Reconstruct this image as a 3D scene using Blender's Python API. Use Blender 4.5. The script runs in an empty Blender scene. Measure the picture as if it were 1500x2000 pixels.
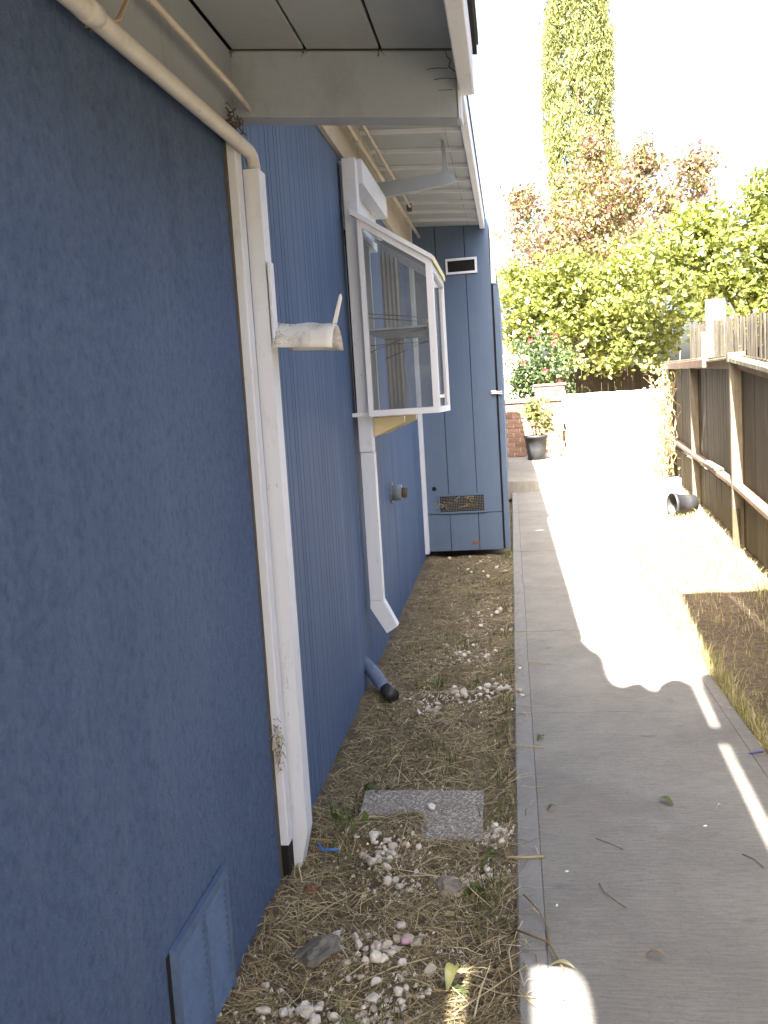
import bpy, bmesh, math, random
import numpy as np
from mathutils import Matrix, Vector
random.seed(7)
rng = np.random.default_rng(11)
R = math.radians
sc = bpy.context.scene
col = sc.collection

# ------------------------------------------------------------------ camera
cam_d = bpy.data.cameras.new('camera')
cam = bpy.data.objects.new('camera', cam_d)
col.objects.link(cam)
cam_d.sensor_fit = 'VERTICAL'
cam_d.sensor_height = 36.0
cam_d.lens = 36.0 * 1850 / 2000
cam_d.clip_start = 0.05
cam_d.clip_end = 1000
yc = Vector((248, -225, 1850)).normalized()
up = Vector((-0.047, -1, 0)); up = (up - yc * up.dot(yc)).normalized()
xc = yc.cross(up)
Rw = Matrix((xc, yc, up))                       # camera (right, down, forward) to world
cam.matrix_world = Matrix.Translation((0, 0, 1.4)) @ (Rw @ Matrix(((1, 0, 0), (0, -1, 0), (0, 0, -1)))).to_4x4()
sc.camera = cam

# ------------------------------------------------------------------ sky, sun, exposure
SUN = Vector((-0.165, -0.85, 1.0)).normalized()   # towards the sun: behind the viewer, over the house
elev = math.asin(SUN.z)
azim = math.atan2(SUN.x, SUN.y)
world = bpy.data.worlds.new('World'); sc.world = world; world.use_nodes = True
wn = world.node_tree.nodes; wl = world.node_tree.links
bg = wn['Background']
sky = wn.new('ShaderNodeTexSky'); sky.sky_type = 'NISHITA'; sky.sun_disc = False
sky.sun_elevation = elev; sky.sun_rotation = azim
sky.air_density = 1.0; sky.dust_density = 7.0; sky.ozone_density = 0.6
wl.new(sky.outputs[0], bg.inputs[0]); bg.inputs[1].default_value = 0.07
sun_d = bpy.data.lights.new('sun', 'SUN'); sun_d.energy = 5.0; sun_d.angle = R(0.6); sun_d.color = (1.0, 0.95, 0.88)
sun = bpy.data.objects.new('sun', sun_d); col.objects.link(sun)
sun.location = SUN * 30
sun.rotation_euler = (-SUN).to_track_quat('-Z', 'Y').to_euler()
vs = sc.view_settings
vs.view_transform = 'Standard'; vs.look = 'None'; vs.gamma = 1.0; vs.use_curve_mapping = False
vs.exposure = 3.65
sc.cycles.max_bounces = 8
sc.cycles.transparent_max_bounces = 12

# ------------------------------------------------------------------ materials
class NT:
    def __init__(s, name):
        s.m = bpy.data.materials.new(name); s.m.use_nodes = True
        s.t = s.m.node_tree; s.t.nodes.clear()
        s.out = s.n('ShaderNodeOutputMaterial')
        s.pos = s.n('ShaderNodeNewGeometry').outputs['Position']
    def n(s, t, **k):
        x = s.t.nodes.new(t)
        for a, b in k.items(): setattr(x, a, b)
        return x
    def l(s, a, b): s.t.links.new(a, b)
    def scale(s, v, src=None):
        x = s.n('ShaderNodeVectorMath', operation='MULTIPLY'); s.l(src or s.pos, x.inputs[0]); x.inputs[1].default_value = v
        return x.outputs[0]
    def noise(s, scale, v=(1, 1, 1), detail=4, rough=.6, dist=0):
        x = s.n('ShaderNodeTexNoise'); s.l(s.scale(v), x.inputs['Vector'])
        x.inputs['Scale'].default_value = scale; x.inputs['Detail'].default_value = detail
        x.inputs['Roughness'].default_value = rough; x.inputs['Distortion'].default_value = dist
        return x.outputs['Fac']
    def vor(s, scale, v=(1, 1, 1), out='Distance', feature='F1'):
        x = s.n('ShaderNodeTexVoronoi', feature=feature); s.l(s.scale(v), x.inputs['Vector']); x.inputs['Scale'].default_value = scale
        return x.outputs[out]
    def ramp(s, fac, stops, interp='LINEAR'):
        x = s.n('ShaderNodeValToRGB'); s.l(fac, x.inputs[0]); r = x.color_ramp; r.interpolation = interp
        while len(r.elements) < len(stops): r.elements.new(0.5)
        for e, (p, c) in zip(r.elements, stops):
            e.position = p; e.color = (c, c, c, 1) if isinstance(c, (int, float)) else (*c, 1)
        return x.outputs[0]
    def mix(s, fac, a, b, mode='MIX'):
        x = s.n('ShaderNodeMix', data_type='RGBA', blend_type=mode)
        for sock, v in ((x.inputs[0], fac), (x.inputs[6], a), (x.inputs[7], b)):
            if isinstance(v, (int, float)): sock.default_value = v
            elif isinstance(v, tuple): sock.default_value = (*v, 1)
            else: s.l(v, sock)
        return x.outputs[2]
    def math(s, op, a, b=0.0):
        x = s.n('ShaderNodeMath', operation=op)
        for sock, v in ((x.inputs[0], a), (x.inputs[1], b)):
            if isinstance(v, (int, float)): sock.default_value = v
            else: s.l(v, sock)
        return x.outputs[0]
    def island(s): return s.n('ShaderNodeNewGeometry').outputs['Random Per Island']
    def objrand(s): return s.n('ShaderNodeObjectInfo').outputs['Random']
    def bump(s, h, strength=.3, dist=.01, prev=None):
        x = s.n('ShaderNodeBump'); x.inputs['Strength'].default_value = strength; x.inputs['Distance'].default_value = dist
        s.l(h, x.inputs['Height'])
        if prev is not None: s.l(prev, x.inputs['Normal'])
        return x.outputs[0]
    def pbsdf(s, color, rough=.7, normal=None, spec=.3, metal=0.):
        p = s.n('ShaderNodeBsdfPrincipled')
        if isinstance(color, tuple): p.inputs['Base Color'].default_value = (*color, 1)
        else: s.l(color, p.inputs['Base Color'])
        if isinstance(rough, float): p.inputs['Roughness'].default_value = rough
        else: s.l(rough, p.inputs['Roughness'])
        p.inputs['Specular IOR Level'].default_value = spec; p.inputs['Metallic'].default_value = metal
        if normal is not None: s.l(normal, p.inputs['Normal'])
        return p.outputs[0]
    def done(s, sh): s.l(sh, s.out.inputs[0]); return s.m

def m_stucco():
    t = NT('blue_stucco')
    big = t.noise(1.3, (1, 1, .5), 5, .6)
    c = t.ramp(big, [(.3, (.068, .114, .222)), (.7, (.098, .153, .275))])
    st = t.noise(9, (1, 1, .12), 3, .5)
    c = t.mix(t.ramp(st, [(.50, 0.), (.72, .45)]), c, (.125, .172, .285))
    mot = t.noise(46, (1, 1, .8), 6, .8)
    c = t.mix(t.ramp(mot, [(.32, .7), (.5, 0.)]), c, (.040, .068, .142))
    c = t.mix(t.ramp(mot, [(.54, 0.), (.70, .6)]), c, (.142, .19, .305))
    sc_ = t.noise(2.4, (1, 1, 1), 6, .75)
    c = t.mix(t.ramp(sc_, [(.60, 0.), (.75, .5)]), c, (.046, .076, .155))
    sp = t.noise(95, (1, 1, 1), 2, .5)
    c = t.mix(t.ramp(sp, [(.75, 0.), (.79, .4)]), c, (.22, .26, .32))
    h = t.noise(120, (1, 1, 1), 4, .75); h2 = t.noise(24, (1, 1, 1), 6, .75)
    b = t.bump(h2, .95, .02, t.bump(h, .9, .006))
    return t.done(t.pbsdf(c, .8, b, .25))
def m_siding(name='blue_siding', base=(.076, .122, .222), worn=(.142, .185, .275)):
    t = NT(name)
    k = t.objrand()
    g = t.noise(38, (1, 1, .05), 5, .65)
    w = t.noise(2.2, (1, 1, .35), 5, .7)
    c = t.mix(t.ramp(g, [(.4, 0.), (.8, .28)]), base, worn)
    c = t.mix(t.ramp(w, [(.5, 0.), (.78, .6)]), c, worn)
    c = t.mix(t.math('MULTIPLY', k, .3), c, tuple(x * .8 for x in base))
    d = t.noise(60, (1, 1, .2), 3, .6)
    c = t.mix(t.ramp(d, [(.70, 0.), (.78, .5)]), c, (.05, .06, .09))
    return t.done(t.pbsdf(c, .75, t.bump(g, .3, .003), .25))
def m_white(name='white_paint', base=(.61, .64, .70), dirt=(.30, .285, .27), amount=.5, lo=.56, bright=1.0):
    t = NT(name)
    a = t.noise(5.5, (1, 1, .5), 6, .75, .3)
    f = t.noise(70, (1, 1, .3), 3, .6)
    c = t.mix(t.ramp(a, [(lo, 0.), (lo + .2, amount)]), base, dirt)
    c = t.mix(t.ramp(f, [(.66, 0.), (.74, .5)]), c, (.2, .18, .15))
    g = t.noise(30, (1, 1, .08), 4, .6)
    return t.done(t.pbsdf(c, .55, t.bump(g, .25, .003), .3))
def m_flat(name, color, rough=.6, var=.15, scale=12, bump=.2, spec=.3, metal=0.):
    t = NT(name)
    a = t.noise(scale, (1, 1, 1), 5, .7)
    c = t.mix(t.ramp(a, [(.3, 0.), (.7, 1.)]), tuple(x * (1 - var) for x in color), tuple(min(1, x * (1 + var)) for x in color))
    return t.done(t.pbsdf(c, rough, t.bump(a, bump, .006), spec, metal))
def m_concrete(name='path_concrete', band=True):
    t = NT(name)
    br = t.noise(1.0, (11, 105, 1), 7, .85)
    bl = t.noise(1.7, (1, 1, 1), 7, .75)
    sp = t.noise(150, (1, 1, 1), 3, .7); sp2 = t.noise(60, (1, 1, 1), 5, .8)
    c = t.ramp(bl, [(.3, (.205, .194, .170)), (.55, (.262, .249, .220)), (.75, (.31, .297, .265))])
    c = t.mix(.55, c, t.ramp(br, [(.3, .2), (.5, .46), (.72, .68)]), 'OVERLAY')
    c = t.mix(t.ramp(sp2, [(.30, .55), (.46, 0.)]), c, (.12, .112, .10))
    c = t.mix(t.ramp(sp, [(.60, 0.), (.72, .55)]), c, (.10, .094, .085))
    c = t.mix(t.ramp(sp, [(.26, .5), (.36, 0.)]), c, (.42, .40, .36))
    st = t.noise(5.2, (1, 1.6, 1), 3, .5)
    c = t.mix(t.ramp(st, [(.66, 0.), (.76, .5)]), c, (.09, .085, .08))
    sm = t.noise(1.1, (1.3, .8, 1), 6, .7, .4)
    c = t.mix(t.ramp(sm, [(.5, 0.), (.72, .45)]), c, (.14, .132, .118))
    rs = t.noise(2.6, (1, 1, 1), 5, .65, .5)
    c = t.mix(t.ramp(rs, [(.55, 0.), (.8, .35)]), c, (.34, .28, .20))
    hb = br
    if band:                                    # smooth trowelled margin along the left edge
        x = t.n('ShaderNodeSeparateXYZ'); t.l(t.pos, x.inputs[0])
        m = t.math('LESS_THAN', x.outputs[0], .024)
        b2 = t.noise(7, (1.5, .5, 1), 7, .8)
        c = t.mix(t.math('MULTIPLY', m, .75), c, t.ramp(b2, [(.3, (.185, .182, .172)), (.7, (.285, .28, .262))]))
        hb = t.mix(m, br, bl)
    return t.done(t.pbsdf(c, .88, t.bump(hb, .7, .004, t.bump(sp, .6, .003)), .2))
def m_soil(name, a, b, c3):
    t = NT(name)
    n1 = t.noise(26, (1, 1, 1), 8, .78); n2 = t.noise(3.0, (1, 1, 1), 5, .65)
    v = t.vor(85)
    c = t.ramp(n1, [(.32, a), (.5, b), (.7, c3)])
    c = t.mix(t.ramp(n2, [(.4, 0.), (.7, .55)]), c, tuple(x * .6 for x in a))
    return t.done(t.pbsdf(c, .95, t.bump(n1, .9, .02, t.bump(v, .5, .01)), .1))
def m_island(name, cols, rough=.75, trans=0., spec=.2):
    t = NT(name)
    n = len(cols)
    c = t.ramp(t.island(), [(i / n, x) for i, x in enumerate(cols)], 'CONSTANT')
    sh = t.pbsdf(c, rough, None, spec)
    if trans:
        tr = t.n('ShaderNodeBsdfTranslucent'); t.l(t.mix(1., c, (1.0, .95, .55), 'MULTIPLY'), tr.inputs[0])
        mx = t.n('ShaderNodeMixShader'); mx.inputs[0].default_value = trans
        t.l(sh, mx.inputs[1]); t.l(tr.outputs[0], mx.inputs[2]); sh = mx.outputs[0]
    return t.done(sh)
def m_wood(name, a, b, axis=(1, 1, .06), rough=.85, moss=None):
    t = NT(name)
    g = t.noise(55, axis, 5, .7); w = t.noise(3.5, (1, 1, .6), 5, .7)
    c = t.mix(t.ramp(g, [(.3, 0.), (.7, 1.)]), a, b)
    c = t.mix(t.math('MULTIPLY', t.objrand(), .45), c, tuple(x * .55 for x in a))
    c = t.mix(t.ramp(w, [(.5, 0.), (.75, .5)]), c, tuple(min(1, x * 1.5) for x in b))
    if moss: c = t.mix(t.ramp(t.noise(14, (1, 1, 1), 5, .7), [(.5, 0.), (.62, .8)]), c, moss)
    return t.done(t.pbsdf(c, rough, t.bump(g, .6, .006), .15))
def m_glass():
    t = NT('window_glass')
    tr = t.n('ShaderNodeBsdfTransparent'); tr.inputs[0].default_value = (.86, .89, .89, 1)
    gl = t.n('ShaderNodeBsdfGlossy'); gl.inputs['Roughness'].default_value = .03
    fr = t.n('ShaderNodeFresnel'); fr.inputs[0].default_value = 1.6
    mx = t.n('ShaderNodeMixShader'); t.l(t.math('ADD', fr.outputs[0], .03), mx.inputs[0]); t.l(tr.outputs[0], mx.inputs[1]); t.l(gl.outputs[0], mx.inputs[2])
    du = t.n('ShaderNodeBsdfDiffuse'); du.inputs[0].default_value = (.5, .5, .48, 1)      # dust on the pane
    m2 = t.n('ShaderNodeMixShader'); t.l(t.ramp(t.noise(6, (1, 1, .4), 5, .7), [(.35, .07), (.75, .22)]), m2.inputs[0])
    t.l(mx.outputs[0], m2.inputs[1]); t.l(du.outputs[0], m2.inputs[2])
    return t.done(m2.outputs[0])
def m_aggregate():
    t = NT('exposed_aggregate')
    v = t.vor(120, out='Color'); d = t.vor(120)
    bw = t.n('ShaderNodeRGBToBW'); t.l(v, bw.inputs[0])
    c = t.ramp(bw.outputs[0], [(.2, (.15, .14, .125)), (.5, (.30, .28, .245)), (.75, (.56, .53, .47))])
    c = t.mix(t.ramp(d, [(.45, 0.), (.7, .6)]), c, (.17, .155, .13))
    c = t.mix(t.ramp(t.noise(9, (1, 1, 1), 6, .75), [(.35, .1), (.7, .75)]), c, (.25, .215, .165))
    c = t.mix(t.ramp(t.noise(22, (1, 1, 1), 4, .7), [(.6, 0.), (.7, .6)]), c, (.11, .095, .075))
    inv = t.math('SUBTRACT', 1.0, d)
    return t.done(t.pbsdf(c, .8, t.bump(inv, .8, .006), .25))
def m_stone(name, a, b):
    t = NT(name)
    n = t.noise(40, (1, 1, 1), 5, .7)
    c = t.mix(t.ramp(n, [(.35, 0.), (.7, 1.)]), a, b)
    c = t.mix(t.math('MULTIPLY', t.math('POWER', t.objrand(), 2.), .75), c, (a[0] * .62, a[1] * .55, a[2] * .45))
    return t.done(t.pbsdf(c, .8, t.bump(n, .6, .006), .25))
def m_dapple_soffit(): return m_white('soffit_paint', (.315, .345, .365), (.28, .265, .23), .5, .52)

M = dict(
    stucco=m_stucco(), siding=m_siding(), endwall=m_siding('blue_end_boards', (.094, .134, .206), (.15, .185, .24)),
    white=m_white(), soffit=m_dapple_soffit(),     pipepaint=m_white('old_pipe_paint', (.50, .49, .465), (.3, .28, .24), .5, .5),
    hanger=m_white('dirty_hanger_paint', (.70, .69, .66), (.25, .23, .20), .8, .47),
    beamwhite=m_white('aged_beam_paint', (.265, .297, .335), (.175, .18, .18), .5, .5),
    beige=m_white('beige_paint', (.46, .425, .36), (.30, .25, .19), .6, .5),
    cream=m_white('cream_paint', (.72, .62, .38), (.5, .4, .25), .3, .6),
    alu=m_white('white_aluminium', (.68, .70, .74), (.48, .47, .46), .2, .62),
    groove=m_flat('groove_shadow_blue', (.03, .04, .07), .9), dark=m_flat('dark_void', (.012, .011, .010), .9),
    roof=m_flat('grey_shingle', (.10, .095, .09), .95, .35, 60, .8),
    concrete=m_concrete(), step=m_concrete('step_concrete', False),
    bed=m_soil('bed_soil', (.10, .076, .05), (.19, .148, .095), (.31, .25, .16)),
    yard=m_soil('yard_soil', (.10, .075, .05), (.17, .13, .09), (.30, .24, .16)),
    ground=m_flat('far_ground', (.22, .19, .13), .95, .3, 3, .3),
    straw=m_island('dry_straw', [(.46, .38, .21), (.33, .26, .135), (.56, .48, .30), (.18, .135, .08), (.40, .33, .18), (.13, .095, .058), (.50, .43, .27), (.28, .24, .115)], .7, .1),
    litter=m_island('leaf_litter', [(.21, .165, .095), (.30, .24, .14), (.12, .09, .058), (.38, .315, .19), (.24, .18, .10), (.08, .06, .04), (.25, .225, .11)], .85),
    grass=m_island('green_grass', [(.09, .13, .035), (.13, .17, .05), (.07, .10, .03), (.17, .19, .07)], .6, .35),
    drygrass=m_island('dry_grass', [(.48, .42, .22), (.36, .34, .14), (.56, .50, .31), (.26, .28, .09), (.42, .35, .19)], .7, .3),
    pebble=m_stone('white_quartz', (.47, .44, .38), (.70, .675, .62)), gravel=m_island('gravel_bits', [(.6, .57, .5), (.45, .4, .33), (.72, .7, .64), (.3, .26, .2), (.55, .5, .42)], .85),
    rock=m_stone('grey_rock', (.12, .11, .095), (.20, .185, .16)), tanrock=m_stone('tan_rock', (.19, .165, .13), (.30, .265, .21)),
    aggregate=m_aggregate(),
    leafdark=m_island('dark_leaf', [(.06, .065, .02), (.08, .08, .025)], .55, .2, .4),
    leafgreen=m_island('green_leaf', [(.07, .11, .025), (.10, .13, .035), (.055, .085, .02)], .55, .2, .4),
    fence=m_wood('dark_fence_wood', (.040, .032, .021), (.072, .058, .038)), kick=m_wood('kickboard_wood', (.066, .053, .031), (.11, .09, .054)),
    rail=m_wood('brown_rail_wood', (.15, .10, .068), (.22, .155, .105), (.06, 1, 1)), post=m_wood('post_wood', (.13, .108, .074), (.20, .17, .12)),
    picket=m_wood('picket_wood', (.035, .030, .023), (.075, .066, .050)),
    greywood=m_wood('grey_weathered_wood', (.10, .088, .066), (.165, .148, .115), moss=(.30, .31, .16)),
    cover=m_white('cover_paint', (.30, .27, .23), (.2, .17, .13), .4, .55),
    brick=m_stone('red_brick', (.19, .11, .08), (.27, .175, .135)), mortar=m_flat('mortar', (.36, .33, .29), .95),
    tarp=m_flat('white_tarp', (.82, .81, .78), .45, .04, 5, .35, .4), cord=m_wood('firewood', (.18, .11, .06), (.32, .21, .12)),
    black=m_flat('black_plastic', (.03, .03, .032), .45, .2, 14, .1, .4), block=m_flat('pale_block', (.62, .59, .53), .9, .12, 30, .5),
    cloth=m_flat('canvas', (.6, .57, .5), .9),
    bark=m_wood('bark', (.11, .085, .06), (.20, .16, .12)), twig=m_flat('twig', (.10, .075, .05), .8), vine=m_island('dry_vine', [(.34, .25, .14), (.24, .17, .09), (.42, .33, .2)], .8),
    tree=m_island('tree_leaf', [(.18, .205, .05), (.22, .24, .065), (.14, .17, .04), (.27, .28, .09), (.11, .135, .032)], .5, .45, .4),
    plum=m_island('plum_leaf', [(.17, .10, .075), (.18, .17, .065), (.14, .08, .065), (.22, .16, .10), (.16, .18, .06)], .5, .35, .4),
    cypress=m_island('cypress_leaf', [(.21, .225, .085), (.18, .20, .075), (.24, .25, .11), (.15, .17, .065)], .7, .4),
    rose=m_island('rose_leaf', [(.05, .085, .03), (.07, .11, .035), (.04, .065, .025), (.10, .12, .05)], .5, .25, .4), flower=m_flat('red_petal', (.55, .03, .03), .6),
    potleaf=m_island('shrub_leaf', [(.16, .18, .06), (.21, .21, .08), (.12, .14, .045), (.24, .2, .1)], .5, .35),
    glass=m_glass(), interior=m_flat('room_wall', (.30, .26, .21), .9), curtain=m_flat('curtain', (.52, .50, .47), .9, .1, 4),
    wire=m_flat('shelf_wire', (.25, .25, .25), .4, .1, 5, 0, .5, .6), metal=m_flat('galvanised', (.5, .5, .48), .35, .1, 20, .1, .5, .8),
    pipeblue=m_flat('painted_pipe_blue', (.13, .17, .25), .6, .2, 20), greypipe=m_flat('grey_plastic', (.17, .19, .21), .5, .2, 20),
    rust=m_flat('rust_brown', (.17, .085, .055), .9, .3, 30), bluebit=m_flat('blue_plastic', (.05, .14, .35), .4), violet=m_flat('violet_plastic', (.08, .07, .22), .4),
    pink=m_flat('pink_plastic', (.5, .3, .38), .5), paper=m_flat('paper_scrap', (.8, .79, .76), .8),
    tanwall=m_flat('tan_stucco', (.26, .22, .17), .9),
    ventpaint=m_flat('vent_blue_paint', (.085, .13, .22), .6, .15, 30),
    web=m_flat('cobweb_dirt', (.085, .075, .062), .95), stone2=m_flat('neighbour_wall', (.78, .75, .70), .9),
)

# ------------------------------------------------------------------ builders
W0 = {}                                          # world place of every parent
def thing(name, label, cat, loc=(0, 0, 0), group=None, kind=None):
    o = bpy.data.objects.new(name, None); col.objects.link(o); o.location = loc; o.empty_display_size = .1
    W0[o.name] = Vector(loc); tag(o, label, cat, group, kind)
    return o
def tag(o, label=None, cat=None, group=None, kind=None):
    if label: o['label'] = label
    if cat: o['category'] = cat
    if group: o['group'] = group
    if kind: o['kind'] = kind
    return o
def mk(name, V, F, mat, parent=None, smooth=False, origin=None):
    V = np.asarray(V, dtype=float)
    c = Vector(origin) if origin is not None else Vector(((V.min(0) + V.max(0)) / 2).tolist())
    me = bpy.data.meshes.new(name)
    me.from_pydata((V - np.array(c)).tolist(), [], F)
    if smooth: me.shade_smooth()
    me.materials.append(mat)
    o = bpy.data.objects.new(name, me); col.objects.link(o)
    W0[o.name] = c
    if parent is not None: o.parent = parent; o.location = c - W0[parent.name]
    else: o.location = c
    return o
def mkfast(name, V, n, mat, parent=None, tri=False):
    """V: (faces*k,3) separate faces of k verts each"""
    k = n
    V = np.asarray(V, dtype=np.float32).reshape(-1, 3)
    c = (V.min(0) + V.max(0)) / 2
    nv = len(V); nf = nv // k
    me = bpy.data.meshes.new(name)
    me.vertices.add(nv); me.vertices.foreach_set('co', (V - c).ravel())
    me.loops.add(nv); me.loops.foreach_set('vertex_index', np.arange(nv, dtype=np.int32))
    me.polygons.add(nf); me.polygons.foreach_set('loop_start', np.arange(0, nv, k, dtype=np.int32))
    me.update(calc_edges=True); me.materials.append(mat)
    o = bpy.data.objects.new(name, me); col.objects.link(o)
    c = Vector(c.tolist()); W0[o.name] = c
    if parent is not None: o.parent = parent; o.location = c - W0[parent.name]
    else: o.location = c
    return o
BF = [(0, 3, 2, 1), (4, 5, 6, 7), (0, 1, 5, 4), (1, 2, 6, 5), (2, 3, 7, 6), (3, 0, 4, 7)]
def boxv(x0, x1, y0, y1, z0, z1):
    return [(x0, y0, z0), (x1, y0, z0), (x1, y1, z0), (x0, y1, z0), (x0, y0, z1), (x1, y0, z1), (x1, y1, z1), (x0, y1, z1)]
def hexa(name, P, mat, parent=None, bev=0.0):
    if bev:
        bm = bmesh.new(); vs_ = [bm.verts.new(p) for p in P]
        for f in BF: bm.faces.new([vs_[i] for i in f])
        bmesh.ops.bevel(bm, geom=bm.edges[:], offset=bev, segments=2, profile=.5, affect='EDGES')
        bm.verts.index_update()
        V = [v.co[:] for v in bm.verts]; F = [[v.index for v in f.verts] for f in bm.faces]; bm.free()
        return mk(name, V, F, mat, parent)
    return mk(name, P, BF, mat, parent)
def box(name, x0, x1, y0, y1, z0, z1, mat, parent=None, bev=0.0):
    return hexa(name, boxv(x0, x1, y0, y1, z0, z1), mat, parent, bev)
def join(*parts):
    V = []; F = []
    for v, f in parts:
        b = len(V); V += [tuple(p) for p in v]; F += [tuple(i + b for i in q) for q in f]
    return V, F
def tube(pts, rad, seg=10, cap=True):
    pts = [Vector(p) for p in pts]; V = []; F = []
    n = len(pts); rads = rad if isinstance(rad, (list, tuple)) else [rad] * n
    a = None
    for i, p in enumerate(pts):
        d = (pts[min(i + 1, n - 1)] - pts[max(i - 1, 0)]).normalized()
        if a is None: a = d.orthogonal().normalized()
        a = (a - d * a.dot(d)).normalized(); b = d.cross(a)
        for k in range(seg):
            t = 2 * math.pi * k / seg
            V.append(tuple(p + (a * math.cos(t) + b * math.sin(t)) * rads[i]))
    for i in range(n - 1):
        for k in range(seg):
            F.append((i * seg + k, i * seg + (k + 1) % seg, (i + 1) * seg + (k + 1) % seg, (i + 1) * seg + k))
    if cap: F.append(tuple(range(seg - 1, -1, -1))); F.append(tuple((n - 1) * seg + k for k in range(seg)))
    return V, F
def prism(poly, d):
    """extrude a planar polygon (list of 3-D points) by vector d"""
    n = len(poly); V = [tuple(p) for p in poly] + [tuple(Vector(p) + Vector(d)) for p in poly]
    F = [tuple(range(n - 1, -1, -1)), tuple(range(n, 2 * n))] + [(i, (i + 1) % n, n + (i + 1) % n, n + i) for i in range(n)]
    return V, F
def copy_mesh(src, loc, parent=None, rz=0.0, scale=None):
    o = src.copy(); col.objects.link(o); o.rotation_euler = (0, 0, rz)
    if scale: o.scale = scale
    loc = Vector(loc)
    if parent is not None: o.parent = parent; o.location = loc - W0[parent.name]
    else: o.parent = None; o.location = loc
    W0[o.name] = loc
    return o

# ------------------------------------------------------------------ the ground
def sheet(name, x0, x1, y0, y1, nx, ny, zf, mat, kind='structure', skirt=.12):
    xs = np.linspace(x0, x1, nx); ys = np.linspace(y0, y1, ny)
    V = [(x, y, zf(x, y)) for y in ys for x in xs]
    F = [(j * nx + i, j * nx + i + 1, (j + 1) * nx + i + 1, (j + 1) * nx + i) for j in range(ny - 1) for i in range(nx - 1)]
    o = mk(name, V, F, mat, smooth=True); o['kind'] = kind
    return o
from mathutils import noise as mn
def bump2(x, y, s): return mn.noise(Vector((x * s, y * s, 3.7)))
def bed_z(x, y):
    e = min(1.0, max(0.0, (x + .80) / .12))
    return -.034 + .016 * bump2(x, y, 3.2) + .011 * bump2(x, y, 11) + .006 * bump2(x, y, 30) + (1 - e) * .012 + .027 * min(1, max(0, (x + .16) / .09)) + .034 * min(1, max(0, (-.33 - x) / .05)) * min(1, max(0, (3.15 + .06 * bump2(x, y, 9) - y) / .05)) * min(1, max(0, (y - 2.86) / .06))
def yard_z(x, y):
    return -.035 + .012 * bump2(x, y, 2.2) + .010 * bump2(x, y, 9) + .05 * min(1, max(0, (x - 1.2) / 1.0)) * .3
o = mk('ground', [(-300, -300, -.14), (300, -300, -.14), (300, 600, -.14), (-300, 600, -.14)], [(0, 1, 2, 3)], M['ground']); o['kind'] = 'structure'
sheet('planting_bed', -1.0, -.045, -1.5, 8.75, 60, 420, bed_z, M['bed'])
sheet('yard', .892, 3.4, -1.5, 24, 70, 420, yard_z, M['yard'])
bk = sheet('back_yard', -1.2, .8945, 15.9, 24, 12, 30, lambda x, y: -.02 + .01 * bump2(x, y, 4), M['yard'])

# the concrete path: separate slabs with tooled margins
path = thing('path', 'worn broom finished concrete path running along the blue house', 'path', (0, 0, 0), None, 'structure'); del path['category']
prof = [(-.05, -.12), (-.05, -.006), (-.044, 0), (.022, 0), (.0245, -.0035), (.027, 0), (.838, 0), (.8405, -.0035), (.843, 0), (.892, 0), (.899, -.006), (.899, -.12)]
joints = [-1.5, 1.1, 4.122, 5.603, 7.09, 8.58, 10.06, 11.55, 14.0]
for i, (a, b) in enumerate(zip(joints[:-1], joints[1:])):
    a2, b2 = a + .0015, b - .0015
    dz = (0, 0, 0, .0015, -.001, .001, 0, .001)[i]
    V, F = prism([(x + (.0 if i != 3 else .003), a2, z + dz) for x, z in prof], (0, b2 - a2, 0))
    mk('slab', V, F, M['concrete'], path)
st = thing('concrete_step', 'low concrete step rising at the far end of the path', 'step', (.3, 15, 0))
box('riser', -.6, .95, 14.0, 15.9, -.1, .163, M['step'], st, .012)
box('landing', -1.2, .95, 15.91, 19.6, -.1, .160, M['step'], st, .01)

# ------------------------------------------------------------------ the house
house = thing('house', 'blue painted house with white trim along the left of the path', 'house', (-.8, 4, 0))
def wx(y): return -.77 - .0115 * max(0, y - 2.7)
def part(name, parent=house, loc=None):
    o = bpy.data.objects.new(name, None); col.objects.link(o); o.empty_display_size = .1
    l = Vector(loc) if loc else W0[parent.name].copy(); W0[o.name] = l; o.parent = parent; o.location = l - W0[parent.name]
    return o
# near stucco wall with gently uneven face
nx, ny = 60, 60
ys = np.linspace(-1.2, 2.70, nx); zs = np.linspace(-.05, 2.5, ny)
V = [(-.765 + .004 * bump2(y, z, 1.6) + .002 * bump2(y, z, 7), y, z) for z in zs for y in ys]
F = [(j * nx + i, j * nx + i + 1, (j + 1) * nx + i + 1, (j + 1) * nx + i) for j in range(ny - 1) for i in range(nx - 1)]
b0 = len(V)
V += [(-.90, -1.2, -.05), (-.90, 2.70, -.05), (-.90, 2.70, 2.5), (-.90, -1.2, 2.5)]
F += [tuple([b0, b0 + 1] + [i for i in range(nx - 1, -1, -1)]), tuple([nx - 1 + nx * j for j in range(ny)] + [b0 + 2, b0 + 1][::1])]
mk('stucco_wall', V, F, M['stucco'], house, smooth=False)
box('foundation', -.95, -.852, -1.2, 8.62, -.14, .06, M['step'], house)
# body of the house behind the walls
box('wall_core', -6, -1.35, -3, 17.4, -.14, 2.45, M['groove'], house)
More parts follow.
